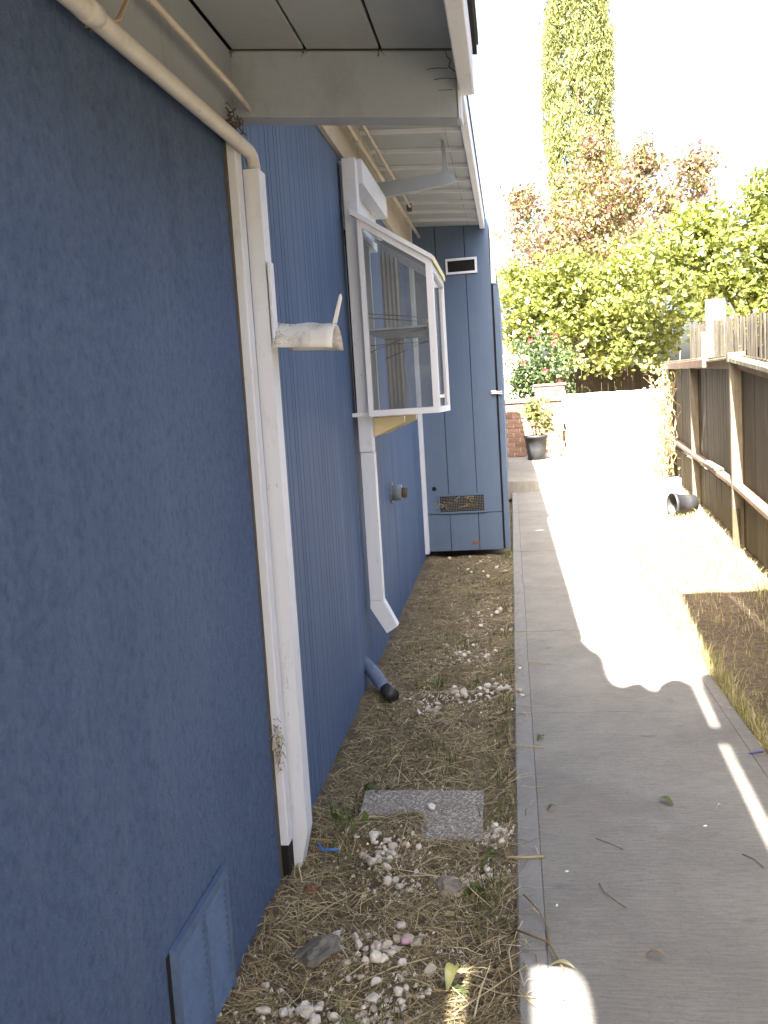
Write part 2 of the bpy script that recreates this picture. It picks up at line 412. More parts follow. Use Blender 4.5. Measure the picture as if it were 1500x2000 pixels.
# siding wall: narrow strips with open grooves
sid = part('siding_wall')
strip_src = {}
def strip(y, w, z0, z1):
    key = (w, round(z0, 2), round(z1, 2))
    xw = wx(y + w / 2)
    if key not in strip_src:
        strip_src[key] = hexa('siding_board', [(xw - .014, y + .0046, z0), (xw - .002, y + .0046, z0), (xw - .002, y + w - .0046, z0), (xw - .014, y + w - .0046, z0),
                                               (xw - .014, y + .0046, z1), (xw - .002, y + .0046, z1), (xw - .002, y + w - .0046, z1), (xw - .014, y + w - .0046, z1)], M['siding'], sid)
    else:
        copy_mesh(strip_src[key], (xw - .008, y + w / 2, (z0 + z1) / 2), sid)
y = 2.72; WD = [.05, .085, .06, .11, .07]; i = 0
wr = random.Random(5)
while y < 8.58:
    w = min(wr.choice(WD), 8.62 - y)
    if w < .02: break
    w = round(w, 3)
    if y + w > 4.84 and y < 5.52:
        strip(y, w, -.03, 1.34); strip(y, w, 2.32, 2.95)
    else: strip(y, w, -.03, 2.95)
    y += w
V, F = join((boxv(-.86, -.80, 2.70, 4.86, .02, 2.95), BF), (boxv(-.90, -.843, 5.5, 8.62, .02, 2.95), BF),
            (boxv(-.86, -.815, 4.86, 5.5, .02, 1.33), BF), (boxv(-.86, -.815, 4.86, 5.5, 2.33, 2.95), BF))
mk('sheathing', V, F, M['groove'], sid)
# room behind the garden window
V, F = join((boxv(-2.4, -2.35, 3.6, 7.0, .9, 2.6), BF), (boxv(-2.4, -.92, 7.0, 7.05, .9, 2.6), BF), (boxv(-2.4, -.92, 3.55, 3.6, .9, 2.6), BF),
            (boxv(-2.4, -.88, 3.6, 7.0, .85, .9), BF), (boxv(-2.4, -.88, 3.6, 7.0, 2.6, 2.65), BF))
mk('room', V, F, M['interior'], house)
# far end wall that steps out to the path
ew = part('end_wall')
YE = 8.63
xs_ = [-.845, -.605, -.347, -.128]
for a, b in zip(xs_[:-1], xs_[1:]):
    box('wall_board', a + .003, b - .003, YE, YE + .016, .372, 2.97, M['endwall'], ew, .002)
    box('wall_board', a + .003, b - .003, YE + .002, YE + .016, .025, .366, M['endwall'], ew, .002)
box('backing', -.84, -.125, YE + .0165, YE + .06, .03, 2.97, M['groove'], ew)
box('side_wall', -.80, -.105, YE + .061, 17.4, .02, 2.93, M['endwall'], ew)
box('corner_board', -.113, -.066, YE - .004, YE + .09, .03, 2.40, M['endwall'], ew, .004)
hexa('corner_board', [(-.128, YE - .012, 2.405), (-.085, YE - .012, 2.405), (-.085, YE + .09, 2.405), (-.128, YE + .09, 2.405),
                      (-.118, YE - .002, 2.98), (-.083, YE - .002, 2.98), (-.083, YE + .09, 2.98), (-.118, YE + .09, 2.98)], M['white'], ew, .003)['label'] = 'loose white upper corner board'
box('dark_gap', -.1275, -.1135, YE + .004, YE + .02, .03, 2.4, M['dark'], ew)
box('inner_corner_trim', -.858, -.805, YE - .11, YE - .002, .02, 2.95, M['white'], house, .004)
# upper louvre vent
uv = part('upper_vent', house, (-.38, YE, 2.58))
x0, x1, z0, z1 = -.522, -.243, 2.512, 2.648
V, F = join((boxv(x0, x1, YE - .018, YE - .001, z1 - .02, z1), BF), (boxv(x0, x1, YE - .018, YE - .001, z0, z0 + .018), BF),
            (boxv(x0, x0 + .018, YE - .017, YE - .001, z0 + .018, z1 - .02), BF), (boxv(x1 - .02, x1, YE - .017, YE - .001, z0 + .018, z1 - .02), BF))
mk('frame', V, F, M['alu'], uv)
box('mesh_screen', x0 + .018, x1 - .02, YE - .005, YE - .001, z0 + .018, z1 - .02, M['dark'], uv)
# crawl space vent low in the end wall
cv = part('crawl_vent', house, (-.49, YE, .45))
x0, x1, z0, z1 = -.705, -.272, .372, .548
V, F = join((boxv(x0, x1, YE - .014, YE - .001, z1 - .016, z1), BF), (boxv(x0, x1, YE - .014, YE - .001, z0, z0 + .016), BF),
            (boxv(x0, x0 + .016, YE - .013, YE - .001, z0 + .016, z1 - .016), BF), (boxv(x1 - .016, x1, YE - .013, YE - .001, z0 + .016, z1 - .016), BF))
mk('frame', V, F, M['endwall'], cv)
box('opening', x0 + .016, x1 - .016, YE - .004, YE - .001, z0 + .016, z1 - .016, M['dark'], cv)
parts = [tube([(x, YE - .007, z0 + .016), (x, YE - .007, z1 - .016)], .0012, 4) for x in np.linspace(x0 + .03, x1 - .03, 26)]
parts += [tube([(x0 + .016, YE - .007, z), (x1 - .016, YE - .007, z)], .0012, 4) for z in np.linspace(z0 + .03, z1 - .03, 9)]
V, F = join(*parts); mk('wire_screen', V, F, M['wire'], cv)
parts = []
for k in range(14):
    p = Vector((random.uniform(x0 + .03, x1 - .05), YE - .012, random.uniform(z0 + .03, z1 - .05)))
    parts.append(tube([p, p + Vector((random.uniform(-.04, .04), -.006, random.uniform(.0, .05))), p + Vector((random.uniform(-.08, .08), 0, random.uniform(-.03, .05)))], .0022, 4))
V, F = join(*parts); mk('dry_vine_stems', V, F, M['vine'], cv)
V, F = tube([(-.736, YE - .002, .606), (-.736, YE + .001, .606)], .021, 14); mk('pipe_hole', V, F, M['dark'], house)
V, F = prism([(-.41, YE - .0015, .078), (-.345, YE - .0015, .085), (-.335, YE - .0015, .10), (-.37, YE - .0015, .104), (-.40, YE - .0015, .115), (-.415, YE - .0015, .095)], (0, .0013, 0)); mk('bare_patch', V, F, M['rust'], house)
# latch on the corner
lt = part('gate_latch', house, (-.13, YE - .02, 1.45))
box('latch_plate', -.178, -.125, YE - .012, YE - .001, 1.432, 1.466, M['metal'], lt, .003)
V, F = join(tube([(-.17, YE - .02, 1.456), (-.075, YE - .02, 1.45)], .006, 8), tube([(-.17, YE - .02, 1.44), (-.075, YE - .02, 1.434)], .006, 8)); mk('latch_bolt', V, F, M['metal'], lt)
box('latch_keep', -.09, -.078, YE - .03, YE - .005, 1.425, 1.462, M['metal'], lt, .002)

# near eave: planks along the wall, beam at its end, fascia
def zs_near(x): return 2.430 - .105 * (x + .743)
ne = part('near_eave', house, (-.4, 1, 2.4))
edges = [-.743, -.529, -.316, -.106]
NB = 2.25 - .85 * 2.44
for a, b in zip(edges[:-1], edges[1:]):
    a2, b2 = a + .004, b - .004
    P = [(a2, NB, zs_near(a2)), (b2, NB, zs_near(b2)), (b2, 2.752, zs_near(b2)), (a2, 2.752, zs_near(a2))]
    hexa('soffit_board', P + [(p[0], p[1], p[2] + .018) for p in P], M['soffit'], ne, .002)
P = [(-.90, NB, zs_near(-.9) + .02), (-.05, NB, zs_near(-.05) + .02), (-.05, 2.86, zs_near(-.05) + .02), (-.90, 2.86, zs_near(-.9) + .02)]
hexa('roof_deck', P + [(p[0], p[1], p[2] + .03) for p in P], M['dark'], ne)
P = [(-6, NB - .02, zs_near(-.9) + .555), (-.045, NB - .02, zs_near(-.028) + .052), (-.045, 2.87, zs_near(-.028) + .052), (-6, 2.87, zs_near(-.9) + .555)]
hexa('shingles', P + [(p[0], p[1], p[2] + .03) for p in P], M['roof'], ne)
box('fascia', -.104, -.062, NB, 2.80, 2.25, 2.412, M['white'], ne, .004)
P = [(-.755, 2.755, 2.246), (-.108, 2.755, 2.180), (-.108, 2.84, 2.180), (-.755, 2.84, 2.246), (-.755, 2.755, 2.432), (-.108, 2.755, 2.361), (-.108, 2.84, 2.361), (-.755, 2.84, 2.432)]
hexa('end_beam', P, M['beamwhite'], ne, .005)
P = [(-.1075, 2.748, 2.176), (-.100, 2.748, 2.176), (-.098, 2.842, 2.18), (-.1055, 2.842, 2.18), (-.1075, 2.748, 2.29), (-.101, 2.748, 2.285), (-.099, 2.842, 2.285), (-.1055, 2.842, 2.29)]
hexa('peeling_end_cap', P, M['white'], ne, .001)
box('frieze_board', -.7655, -.744, NB, 2.74, 2.165, 2.425, M['beamwhite'], ne, .003)
# cracks and cobwebs on the beam
def crack(pts, r=.0025): return tube(pts, [r * random.uniform(.6, 1.4) for _ in pts], 4)
P_ = lambda x, z: (x, 2.7535, z)
cr = [crack([P_(-.135, 2.364), P_(-.132, 2.345), P_(-.122, 2.335), P_(-.128, 2.318), P_(-.115, 2.306), P_(-.108, 2.30)], .0022),
      crack([P_(-.19, 2.317), P_(-.16, 2.318), P_(-.13, 2.314)], .001), crack([P_(-.17, 2.288), P_(-.14, 2.289), P_(-.11, 2.284)], .0011),
      crack([P_(-.16, 2.258), P_(-.12, 2.256)], .0008)]
for xx in (-.743, -.529, -.316):
    for k in range(5): cr.append(crack([P_(xx + random.uniform(-.012, .012), zs_near(xx) - .002), P_(xx + random.uniform(-.012, .012), zs_near(xx) - random.uniform(.006, .022))], .0012))
cr.append(crack([P_(-.74, zs_near(-.74) - .003), P_(-.6, zs_near(-.6) - .003), P_(-.45, zs_near(-.45) - .0035), P_(-.3, zs_near(-.3) - .003), P_(-.12, zs_near(-.12) - .003)], .002))
V, F = join(*cr); mk('crack_lines', V, F, M['web'], ne)['kind'] = 'stuff'

# pipes under the near eave
rainp = part('gutter_pipe', house, (-.72, 2.2, 2.15))
V, F = tube([(-.716, -.6, 2.088), (-.716, 1.2, 2.120), (-.716, 2.70, 2.149), (-.715, 2.755, 2.148), (-.714, 2.782, 2.138), (-.713, 2.795, 2.112), (-.713, 2.796, 2.08)], .020, 16); mk('pipe', V, F, M['pipepaint'], rainp, True)
V, F = tube([(-.716, 1.685, 2.131), (-.716, 1.735, 2.133)], .0225, 16); mk('coupling', V, F, M['pipepaint'], rainp, True)
V, F = tube([(-.700, -.6, 2.215), (-.700, 1.85, 2.262), (-.695, 2.55, 2.262), (-.695, 2.73, 2.255)], .0085, 10); mk('conduit', V, F, M['beige'], house, True)
V, F = join(*[tube([(-.694, 1.86 + a, 2.27 + b), (-.690, 1.85 + a * .3, 2.22), (-.695, 1.80, 2.16 - b), (-.7, 1.77 - a, 2.125), (-.74, 1.76 - a, 2.12)], .0022, 5) for a, b in ((0, 0), (.02, .01))]); mk('tie_wire', V, F, M['vine'], house)
parts = []
for k in range(60):
    p = Vector((-.735 + random.gauss(0, .012), 2.67 + random.gauss(0, .03), 2.20 + random.gauss(0, .018)))
    q = p + Vector((random.uniform(-.02, .02), random.uniform(-.03, .03), random.uniform(-.02, .02)))
    parts.append(tube([p, (p + q) / 2 + Vector((0, 0, random.uniform(-.008, .008))), q], .0022, 4))
V, F = join(*parts); mk('dirt_nest', V, F, M['web'], house)

# corner post trim, downspout and hose hanger
box('corner_trim', -.779, -.735, 2.690, 2.748, .080, 2.20, M['white'], house, .004)
P = [(-.741, 2.765, -.03), (-.712, 2.765, -.035), (-.706, 2.84, .02), (-.735, 2.84, -.03), (-.737, 2.765, 2.09), (-.688, 2.765, 2.09), (-.688, 2.84, 2.09), (-.737, 2.84, 2.09)]
V = [(-.742, 2.762, -.035), (-.722, 2.762, -.032), (-.693, 2.762, .085), (-.691, 2.762, 2.10), (-.737, 2.762, 2.10)]
Vd, Fd = prism(V, (0, .075, 0)); mk('downspout', Vd, Fd, M['white'], house)
box('caulk_gap', -.768, -.7605, 2.6725, 2.6895, -.02, 2.2, M['web'], house)
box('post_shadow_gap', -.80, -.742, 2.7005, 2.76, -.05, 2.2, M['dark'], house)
hh = thing('hose_hanger', 'dirty white hose hanger screwed to the downspout at the corner', 'hose hanger', (-.60, 2.84, 1.6))
box('back_plate', -.686, -.676, 2.755, 2.80, 1.60, 1.835, M['white'], hh, .003)
V = []; F = []; na, nxx = 12, 9
for side in (0, 1):
    for i in range(nxx):
        t = i / (nxx - 1); x = -.684 + t * .176; rr = .105 - .004 * math.sin(t * 8) + (.006 if i >= nxx - 2 else 0) - .003 * side - .008 * t
        for k in range(na):
            th = R(-75 + 150 * k / (na - 1))
            V.append((x, 2.845 + rr * math.sin(th), 1.562 - .012 * t + rr * math.cos(th)))
n1 = nxx * na
for i in range(nxx - 1):
    for k in range(na - 1):
        a = i * na + k; F.append((a, a + 1, a + na + 1, a + na)); F.append((n1 + a, n1 + a + na, n1 + a + na + 1, n1 + a + 1))
for k in range(na - 1): F.append((k, n1 + k, n1 + k + 1, k + 1)); a = (nxx - 1) * na + k; F.append((a, a + 1, n1 + a + 1, n1 + a))
for i in range(nxx - 1): a = i * na; F.append((a, a + na, n1 + a + na, n1 + a)); a = i * na + na - 1; F.append((a, n1 + a, n1 + a + na, a + na))
mk('saddle', V, F, M['hanger'], hh, True)
V, F = prism([(-.512, 2.80, 1.648), (-.500, 2.80, 1.648), (-.482, 2.815, 1.722), (-.484, 2.815, 1.734), (-.489, 2.815, 1.730)], (0, .012, 0)); mk('lip', V, F, M['hanger'], hh)
parts = []
for k in range(70):
    t = random.random(); th = R(random.uniform(-72, -15)); rr = .1065 - .008 * (.05 + .3 * t)
    x = -.678 + .085 * t * random.random()
    c = Vector((x, 2.845 + rr * math.sin(th), 1.562 + rr * math.cos(th))); s = random.uniform(.0004, .001)
    parts.append((boxv(c.x - s, c.x + s, c.y - .0012, c.y + .0012, c.z - s, c.z + s), BF))
V, F = join(*parts); mk('dirt_specks', V, F, M['web'], hh)['kind'] = 'stuff'
parts = []
for k in range(90):
    p = Vector((-.742 + random.gauss(0, .008), 2.686 + random.gauss(0, .006), .40 + random.gauss(0, .035)))
    q = p + Vector((random.uniform(-.012, .012), random.uniform(-.02, .005), random.uniform(-.02, .02)))
    parts.append(tube([p, q], .0012, 4))
V, F = join(*parts); mk('spider_nest', V, F, M['straw'], house)
# stucco foundation vent
fv = part('foundation_vent', house, (-.765, 1.97, .14))
V, F = join((boxv(-.764, -.750, 1.785, 2.155, .268, .292), BF), (boxv(-.764, -.7505, 1.785, 1.803, -.06, .268), BF), (boxv(-.764, -.7505, 2.137, 2.155, -.06, .268), BF))
mk('frame', V, F, M['ventpaint'], fv)
box('mullion', -.7635, -.7515, 1.975, 1.988, -.06, .268, M['ventpaint'], fv)
parts = []
for a, b in ((1.803, 1.975), (1.988, 2.137)):
    for z in np.arange(-.05, .262, .019):
        parts.append(([(-.7638, a, z), (-.754, a, z), (-.762, a, z + .013), (-.7638, a, z + .013), (-.7638, b, z), (-.754, b, z), (-.762, b, z + .013), (-.7638, b, z + .013)], [(0, 1, 2, 3), (7, 6, 5, 4), (0, 4, 5, 1), (1, 5, 6, 2), (2, 6, 7, 3)]))
V, F = join(*parts); mk('louvre_panel', V, F, M['ventpaint'], fv)
box('edge_shadow_gap', -.7645, -.7632, 1.768, 1.784, -.06, .285, M['dark'], fv)  # dark strip painted in for the shadowed gap beside the vent
box('vent_backing', -.7645, -.7632, 1.79, 2.15, -.06, .28, M['groove'], fv)

# far eave: lapped boards across, fascia, frieze, pipes
fe = part('far_eave', house, (-.5, 6, 2.95))
def zf(x): return 2.915 - .06 * (x + .2)
ly = [2.9, 3.35, 3.8, 4.25, 4.7, 5.13, 5.54, 5.97, 6.39, 6.78, 7.14, 7.52, 7.90, 8.26, 8.62]
for i, (a, b) in enumerate(zip(ly[:-1], ly[1:])):
    d = .016
    x0, x1 = -.84, -.197
    P = [(x0, a, zf(x0) - d), (x1, a, zf(x1) - d), (x1, b + .03, zf(x1) + .004), (x0, b + .03, zf(x0) + .004)]
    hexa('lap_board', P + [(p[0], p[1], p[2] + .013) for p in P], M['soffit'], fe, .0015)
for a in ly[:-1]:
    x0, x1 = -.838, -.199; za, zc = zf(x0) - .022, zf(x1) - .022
    hexa('lit_lap_edge', [(x0, a - .010, za), (x1, a - .010, zc), (x1, a - .001, zc), (x0, a - .001, za), (x0, a - .010, za + .024), (x1, a - .010, zc + .024), (x1, a - .001, zc + .024), (x0, a - .001, za + .024)], M['white'], fe)  # white strips paint the light caught by the board edges, over greyer undersides
parts = [tube([(-.30, a + .012, zf(-.3) - .0145), (-.302, b - .004, zf(-.3) + .0005)], .0016, 4) for a, b in list(zip(ly[:-1], ly[1:]))[6:]]
V, F = join(*parts); mk('board_seams', V, F, M['web'], fe)
box('fascia', -.205, -.162, 2.86, 17.5, 2.885, 3.02, M['white'], fe, .004)
P = [(-1.0, 2.86, 2.99), (-.17, 2.86, 2.945), (-.17, 17.5, 2.945), (-1.0, 17.5, 2.99)]
hexa('roof_deck', P + [(p[0], p[1], p[2] + .02) for p in P], M['dark'], fe)
P = [(-6, 2.84, 3.32), (-.155, 2.84, 3.022), (-.155, 18.0, 3.022), (-6, 18.0, 3.32)]
hexa('shingles', P + [(p[0], p[1], p[2] + .03) for p in P], M['roof'], fe)
box('gable_board', -6, -.145, 2.875, 2.895, 2.36, 3.02, M['white'], fe)
hexa('frieze_board', [(wx(2.9) - .003, 2.86, 2.625), (wx(2.9) + .022, 2.86, 2.625), (wx(8.5) + .030, 8.50, 2.66), (wx(8.5) - .003, 8.50, 2.66),
                      (wx(2.9) - .003, 2.86, 2.95), (wx(2.9) + .022, 2.86, 2.95), (wx(8.5) + .030, 8.50, 2.95), (wx(8.5) - .003, 8.50, 2.95)], M['beige'], fe, .003)
fp = part('far_pipe', house, (-.72, 6.5, 2.76))
V, F = tube([(-.726, 2.9, 2.745), (-.726, 5.0, 2.765), (-.728, 8.45, 2.832)], .0135, 10); mk('pipe', V, F, M['beige'], fp, True)
parts = [tube([(-.727, y_, 2.765 + .0195 * (y_ - 5)), (-.727, y_ + .06, 2.765 + .0195 * (y_ - 4.94))], .018, 10) for y_ in (5.0, 6.1, 7.4)]
V, F = join(*parts); mk('coupling', V, F, M['beige'], fp, True)
V, F = tube([(-.69, 2.9, 2.80), (-.69, 7.35, 2.875)], .010, 8); mk('thin_pipe', V, F, M['beige'], fp, True)
box('pipe_clamp', -.715, -.68, 7.35, 7.42, 2.85, 2.90, M['web'], fp, .003)
# rafter tail
V, F = prism([(-.80, 5.74, 2.605), (-.262, 5.74, 2.668), (-.268, 5.74, 2.705), (-.30, 5.74, 2.728), (-.32, 5.74, 2.91), (-.335, 5.74, 2.91), (-.335, 5.74, 2.728), (-.80, 5.74, 2.70)], (0, .05, 0)); mk('rafter_tail', V, F, M['beamwhite'], fe)

# window surround and second downspout
ds = part('window_downspout', house, (-.75, 4.8, .8))
V, F = join(*[prism(p, (0, .07, 0)) for p in ([(-.768, 4.752, .40), (-.700, 4.752, .40), (-.700, 4.752, 1.165), (-.768, 4.752, 1.165)],)])
mk('downpipe', V, F, M['white'], ds)
V, F = prism([(-.768, 4.752, .398), (-.700, 4.752, .398), (-.634, 4.752, .262), (-.692, 4.752, .226), (-.770, 4.752, .36)], (0, .07, 0)); mk('elbow', V, F, M['white'], ds)
box('window_trim', -.772, -.702, 4.748, 4.826, 1.1665, 2.612, M['white'], house, .004)
box('window_header', -.80, -.680, 4.83, 5.78, 2.50, 2.622, M['white'], house, .004)
box('window_cheek', -.80, -.745, 4.83, 5.72, 2.30, 2.499, M['white'], house)
V, F = prism([(-.765, 4.84, 1.335), (-.545, 4.84, 1.335), (-.545, 4.84, 1.305), (-.715, 4.84, 1.235), (-.765, 4.84, 1.225)], (0, .045, 0)); mk('sill_bracket', V, F, M['cream'], house)
V, F = prism([(-.765, 5.46, 1.335), (-.545, 5.46, 1.335), (-.545, 5.46, 1.305), (-.715, 5.46, 1.235), (-.765, 5.46, 1.225)], (0, .045, 0)); mk('sill_bracket', V, F, M['cream'], house)
# garden window
gw = part('garden_window', house, (-.55, 5.1, 1.36))
xa, xb = -.706, -.352; yn, yf = 4.70, 5.55; zb = 1.345; zw, zo = 2.315, 2.085
t = .030
def zr(x): return zw + (zo - zw) * (x - xa) / (xb - xa)
def side(yy):
    th = .032
    V, F = join(prism([(xa, yy, zb), (xb, yy, zb), (xb, yy, zb + t), (xa, yy, zb + t)], (0, th, 0)),
                prism([(xb - t, yy, zb + t), (xb, yy, zb + t), (xb, yy, zr(xb)), (xb - t, yy, zr(xb - t))], (0, th, 0)),
                prism([(xa, yy, zb + t), (xa + t * .8, yy, zb + t), (xa + t * .8, yy, zr(xa + t * .8)), (xa, yy, zr(xa))], (0, th, 0)),
                prism([(xa + t * .8, yy, zr(xa + t * .8) - t * 1.2), (xb - t, yy, zr(xb - t) - t * 1.2), (xb - t, yy, zr(xb - t)), (xa + t * .8, yy, zr(xa + t * .8))], (0, th, 0)))
    mk('side_frame', V, F, M['alu'], gw)
    mk('pane', [(xa + .02, yy + .015, zb + .025), (xb - .025, yy + .015, zb + .025), (xb - .025, yy + .015, zr(xb - .025) - .03), (xa + .02, yy + .015, zr(xa + .02) - .03)], [(0, 1, 2, 3)], M['glass'], gw)
side(yn); side(yf - .032)
V, F = join((boxv(xb - .032, xb + .001, yn + .033, yf - .033, zb, zb + t), BF), (boxv(xb - .032, xb + .001, yn + .033, yf - .033, zo - .045, zo - .008), BF),
            (boxv(xb - .030, xb + .002, yn + .0325, yn + .06, zb + t, zo - .045), BF), (boxv(xb - .030, xb + .002, yf - .06, yf - .0325, zb + t, zo - .045), BF))
mk('front_frame', V, F, M['alu'], gw)
mk('pane', [(xb - .012, yn + .05, zb + .02), (xb - .012, yf - .05, zb + .02), (xb - .012, yf - .05, zo - .03), (xb - .012, yn + .05, zo - .03)], [(0, 1, 2, 3)], M['glass'], gw)
V, F = prism([(xa - .03, yn - .012, zw + .016), (xb + .008, yn - .012, zr(xb + .008) + .002), (xb + .008, yn - .012, zr(xb + .008) + .026), (xa - .03, yn - .012, zw + .044)], (0, .045, 0)); mk('roof_rail', V, F, M['alu'], gw)
V, F = prism([(xa - .03, yf - .033, zw + .016), (xb + .008, yf - .033, zr(xb + .008) + .002), (xb + .008, yf - .033, zr(xb + .008) + .026), (xa - .03, yf - .033, zw + .044)], (0, .045, 0)); mk('roof_rail', V, F, M['alu'], gw)
V, F = prism([(xb - .03, yn + .034, zr(xb - .03) + .002), (xb + .012, yn + .034, zr(xb + .012) - .004), (xb + .012, yn + .034, zr(xb + .012) + .028), (xb - .03, yn + .034, zr(xb - .03) + .022)], (0, yf - yn - .068, 0)); mk('eave_rail', V, F, M['cream'], gw)
mk('pane', [(xa - .02, yn + .034, zw + .022), (xb - .03, yn + .034, zr(xb - .03) + .014), (xb - .03, yf - .034, zr(xb - .03) + .014), (xa - .02, yf - .034, zw + .022)], [(0, 1, 2, 3)], M['glass'], gw)
box('bottom_tray', xa - .09, xb - .033, yn + .033, yf - .033, zb + .002, zb + .022, M['alu'], gw)
mk('glass_shelf', boxv(xa - .02, xb - .045, yn + .10, yf - .06, 1.775, 1.783), BF, M['alu'], gw)
parts = []
for y_ in (yn + .09, yf - .08):
    parts += [tube([(xa, y_, 1.77), (xb - .05, y_, 1.77)], .003, 6), tube([(xa, y_, 1.66), (xb - .05, y_, 1.765)], .003, 6)]
parts += [tube([(xa, yn + .09, 1.86), (xb - .09, yn + .09, 1.825), (xb - .055, yn + .11, 1.815), (xb - .05, yf - .1, 1.815)], .003, 6),
          tube([(xa, yn + .09, 1.84), (xb - .1, yn + .09, 1.805)], .003, 6), tube([(xa, yn + .09, 1.70), (xb - .04, yn + .09, 1.70)], .0025, 6)]
V, F = join(*parts); mk('shelf_wire', V, F, M['wire'], gw)
box('room_jamb', -.94, -.765, 5.505, 5.54, 1.34, 2.32, M['white'], house)
box('room_jamb', -.94, -.80, 4.84, 4.87, 1.34, 2.32, M['white'], house)
parts = []
for k in range(16):
    a = 4.0 + k * .07; parts.append((boxv(-1.35 + .03 * (k % 2), -1.33 + .03 * (k % 2), a, a + .071, .95, 2.5), BF))
V, F = join(*parts); mk('curtain', V, F, M['curtain'], house)
parts = []
for k in range(9):
    a = xa + .004 + k * .012; o_ = .012 * (k % 2)
    parts.append(([(a, yf - .060 - o_, 1.372), (a + .012, yf - .048 - .012 + o_, 1.372), (a + .012, yf - .060 + o_, zr(a + .012) - .03), (a, yf - .060 - o_, zr(a) - .03)], [(0, 1, 2, 3)]))
V, F = join(*parts); mk('side_curtain', V, F, M['curtain'], gw)
# flange strip between trim and window
V, F = join((boxv(-.735, -.7065, 4.8265, 4.845, 1.33, 2.36), BF)); mk('window_flange', V, F, M['alu'], house)

# dryer vent and drain stub
dv = part('dryer_vent', house, (-.79, 6.1, .83))
V, F = tube([(-.81, 6.12, .825), (-.735, 6.12, .825)], .052, 18); mk('vent_hood', V, F, M['greypipe'], dv, True)
V, F = tube([(-.81, 6.12, .825), (-.795, 6.12, .825)], .068, 18); mk('vent_collar', V, F, M['greypipe'], dv)
V, F = tube([(-.736, 6.12, .825), (-.70, 6.125, .82)], .034, 14); mk('duct_end', V, F, M['twig'], dv, True)
pd = part('drain_stub', house, (-.72, 4.5, .05))
V, F = tube([(-.82, 4.66, .115), (-.745, 4.58, .065), (-.70, 4.50, .035), (-.655, 4.43, .012)], .034, 16); mk('pipe', V, F, M['pipeblue'], pd, True)
V, F = tube([(-.67, 4.452, .020), (-.630, 4.395, .0)], .0355, 16); mk('pipe_end', V, F, M['black'], pd, True)

# ------------------------------------------------------------------ unseen cover added behind the viewer to cast the near shadows
H = 3.6
def sh(x, y): return (x - .165 * H, y - .85 * H)
pc = thing('added_shade_cover', 'unseen plank cover added behind the viewpoint to shade the near path', 'shadow caster', (1, -1, 0))
def plate(name, pts, mat=M['cover'], z=H, th=.03):
    V, F = prism([(*sh(x, y), z) for x, y in pts], (0, 0, th)); return mk(name, V, F, mat, pc)
def smooth_poly(pts):
    out = []
    n = len(pts)
    for i in range(n - 1):
        p0 = pts[max(0, i - 1)]; p1 = pts[i]; p2 = pts[i + 1]; p3 = pts[min(n - 1, i + 2)]
        for k in range(5):
            t = k / 5
            out.append(tuple(.5 * (2 * p1[j] + (p2[j] - p0[j]) * t + (2 * p0[j] - 5 * p1[j] + 4 * p2[j] - p3[j]) * t * t + (3 * p1[j] - p0[j] - 3 * p2[j] + p3[j]) * t ** 3) for j in (0, 1)))
    return out + [pts[-1]]
edge = [(.26, 5.42), (.323, 5.376), (.374, 5.12), (.415, 4.98), (.412, 4.62), (.445, 4.46), (.498, 4.49), (.548, 4.505), (.592, 4.38), (.622, 4.46), (.69, 4.55), (.745, 4.545)]
plate('shadow_plank', [(.105, -7.0), (.690, -7.0), (.713, 2.83), (.752, 3.78), (.785, 4.45)] + smooth_poly(edge)[::-1] + [(.26, 2.6), (-.06, 2.5), (-.05, 2.235), (.0, 2.232), (.045, 2.222), (.078, 2.195), (.098, 2.15), (.105, 2.06)])  # outline cut to throw the scalloped shadow edge and sun patch
plate('shadow_plank', [(.70, -7.0), (.732, 2.83), (.768, 3.78), (.806, 4.43), (.84, 4.62), (.905, 4.66), (.93, 4.9), (1.10, 6.66), (1.4, 6.66), (1.4, -7)])
plate('shadow_plank', [(1.41, -7), (1.41, 6.66), (1.98, 6.65), (1.98, -7)])
plate('shadow_plank', [(-.7, -7), (-.7, 2.25), (-.21, 2.24), (-.21, -7)])
plate('shadow_plank', [(-.196, -7), (-.19, 2.2), (-.01, 2.2), (0.005, -7)])
plate('shadow_crossbeam', [(.3, 3.79), (.3, 3.91), (1.98, 3.91), (1.98, 3.79)], z=H - .09, th=.085)
plate('shadow_crossbeam', [(-.7, .4), (-.7, .52), (1.98, .52), (1.98, .4)], z=H - .09, th=.085)
for x, y_ in ((1.32, 2.0), (1.32, -9.4), (-.6, -9.4)):
    box('post', x - .05, x + .05, y_ - .05, y_ + .05, -.14, H - .002, M['cover'], pc)

# ------------------------------------------------------------------ right-hand fence
FA = math.atan2(.272, 3.339)
fu = Vector((math.sin(FA), math.cos(FA), 0)); fn = Vector((-math.cos(FA), math.sin(FA), 0))
F0 = Vector((1.94, 8.46, 0))
def fw(s, o_, z): return tuple(F0 + fu * s + fn * o_ + Vector((0, 0, z)))
def fbox(name, s0, s1, o0, o1, z0, z1, mat, parent, bev=.0, dz=0):
    P = [fw(s0, o0, z0), fw(s1, o0, z0 + dz), fw(s1, o1, z0 + dz), fw(s0, o1, z0), fw(s0, o0, z1), fw(s1, o0, z1 + dz), fw(s1, o1, z1 + dz), fw(s0, o1, z1)]
    return hexa(name, P, mat, parent, bev)
def fg(s): return max(-.30, .07 * s) if s < 0 else .024 * s
fence = thing('wood_fence', 'dark brown board fence with posts and rails right of the path', 'fence', tuple(F0))
RZ = -FA
src = None; s = -5.6
fr = random.Random(3)
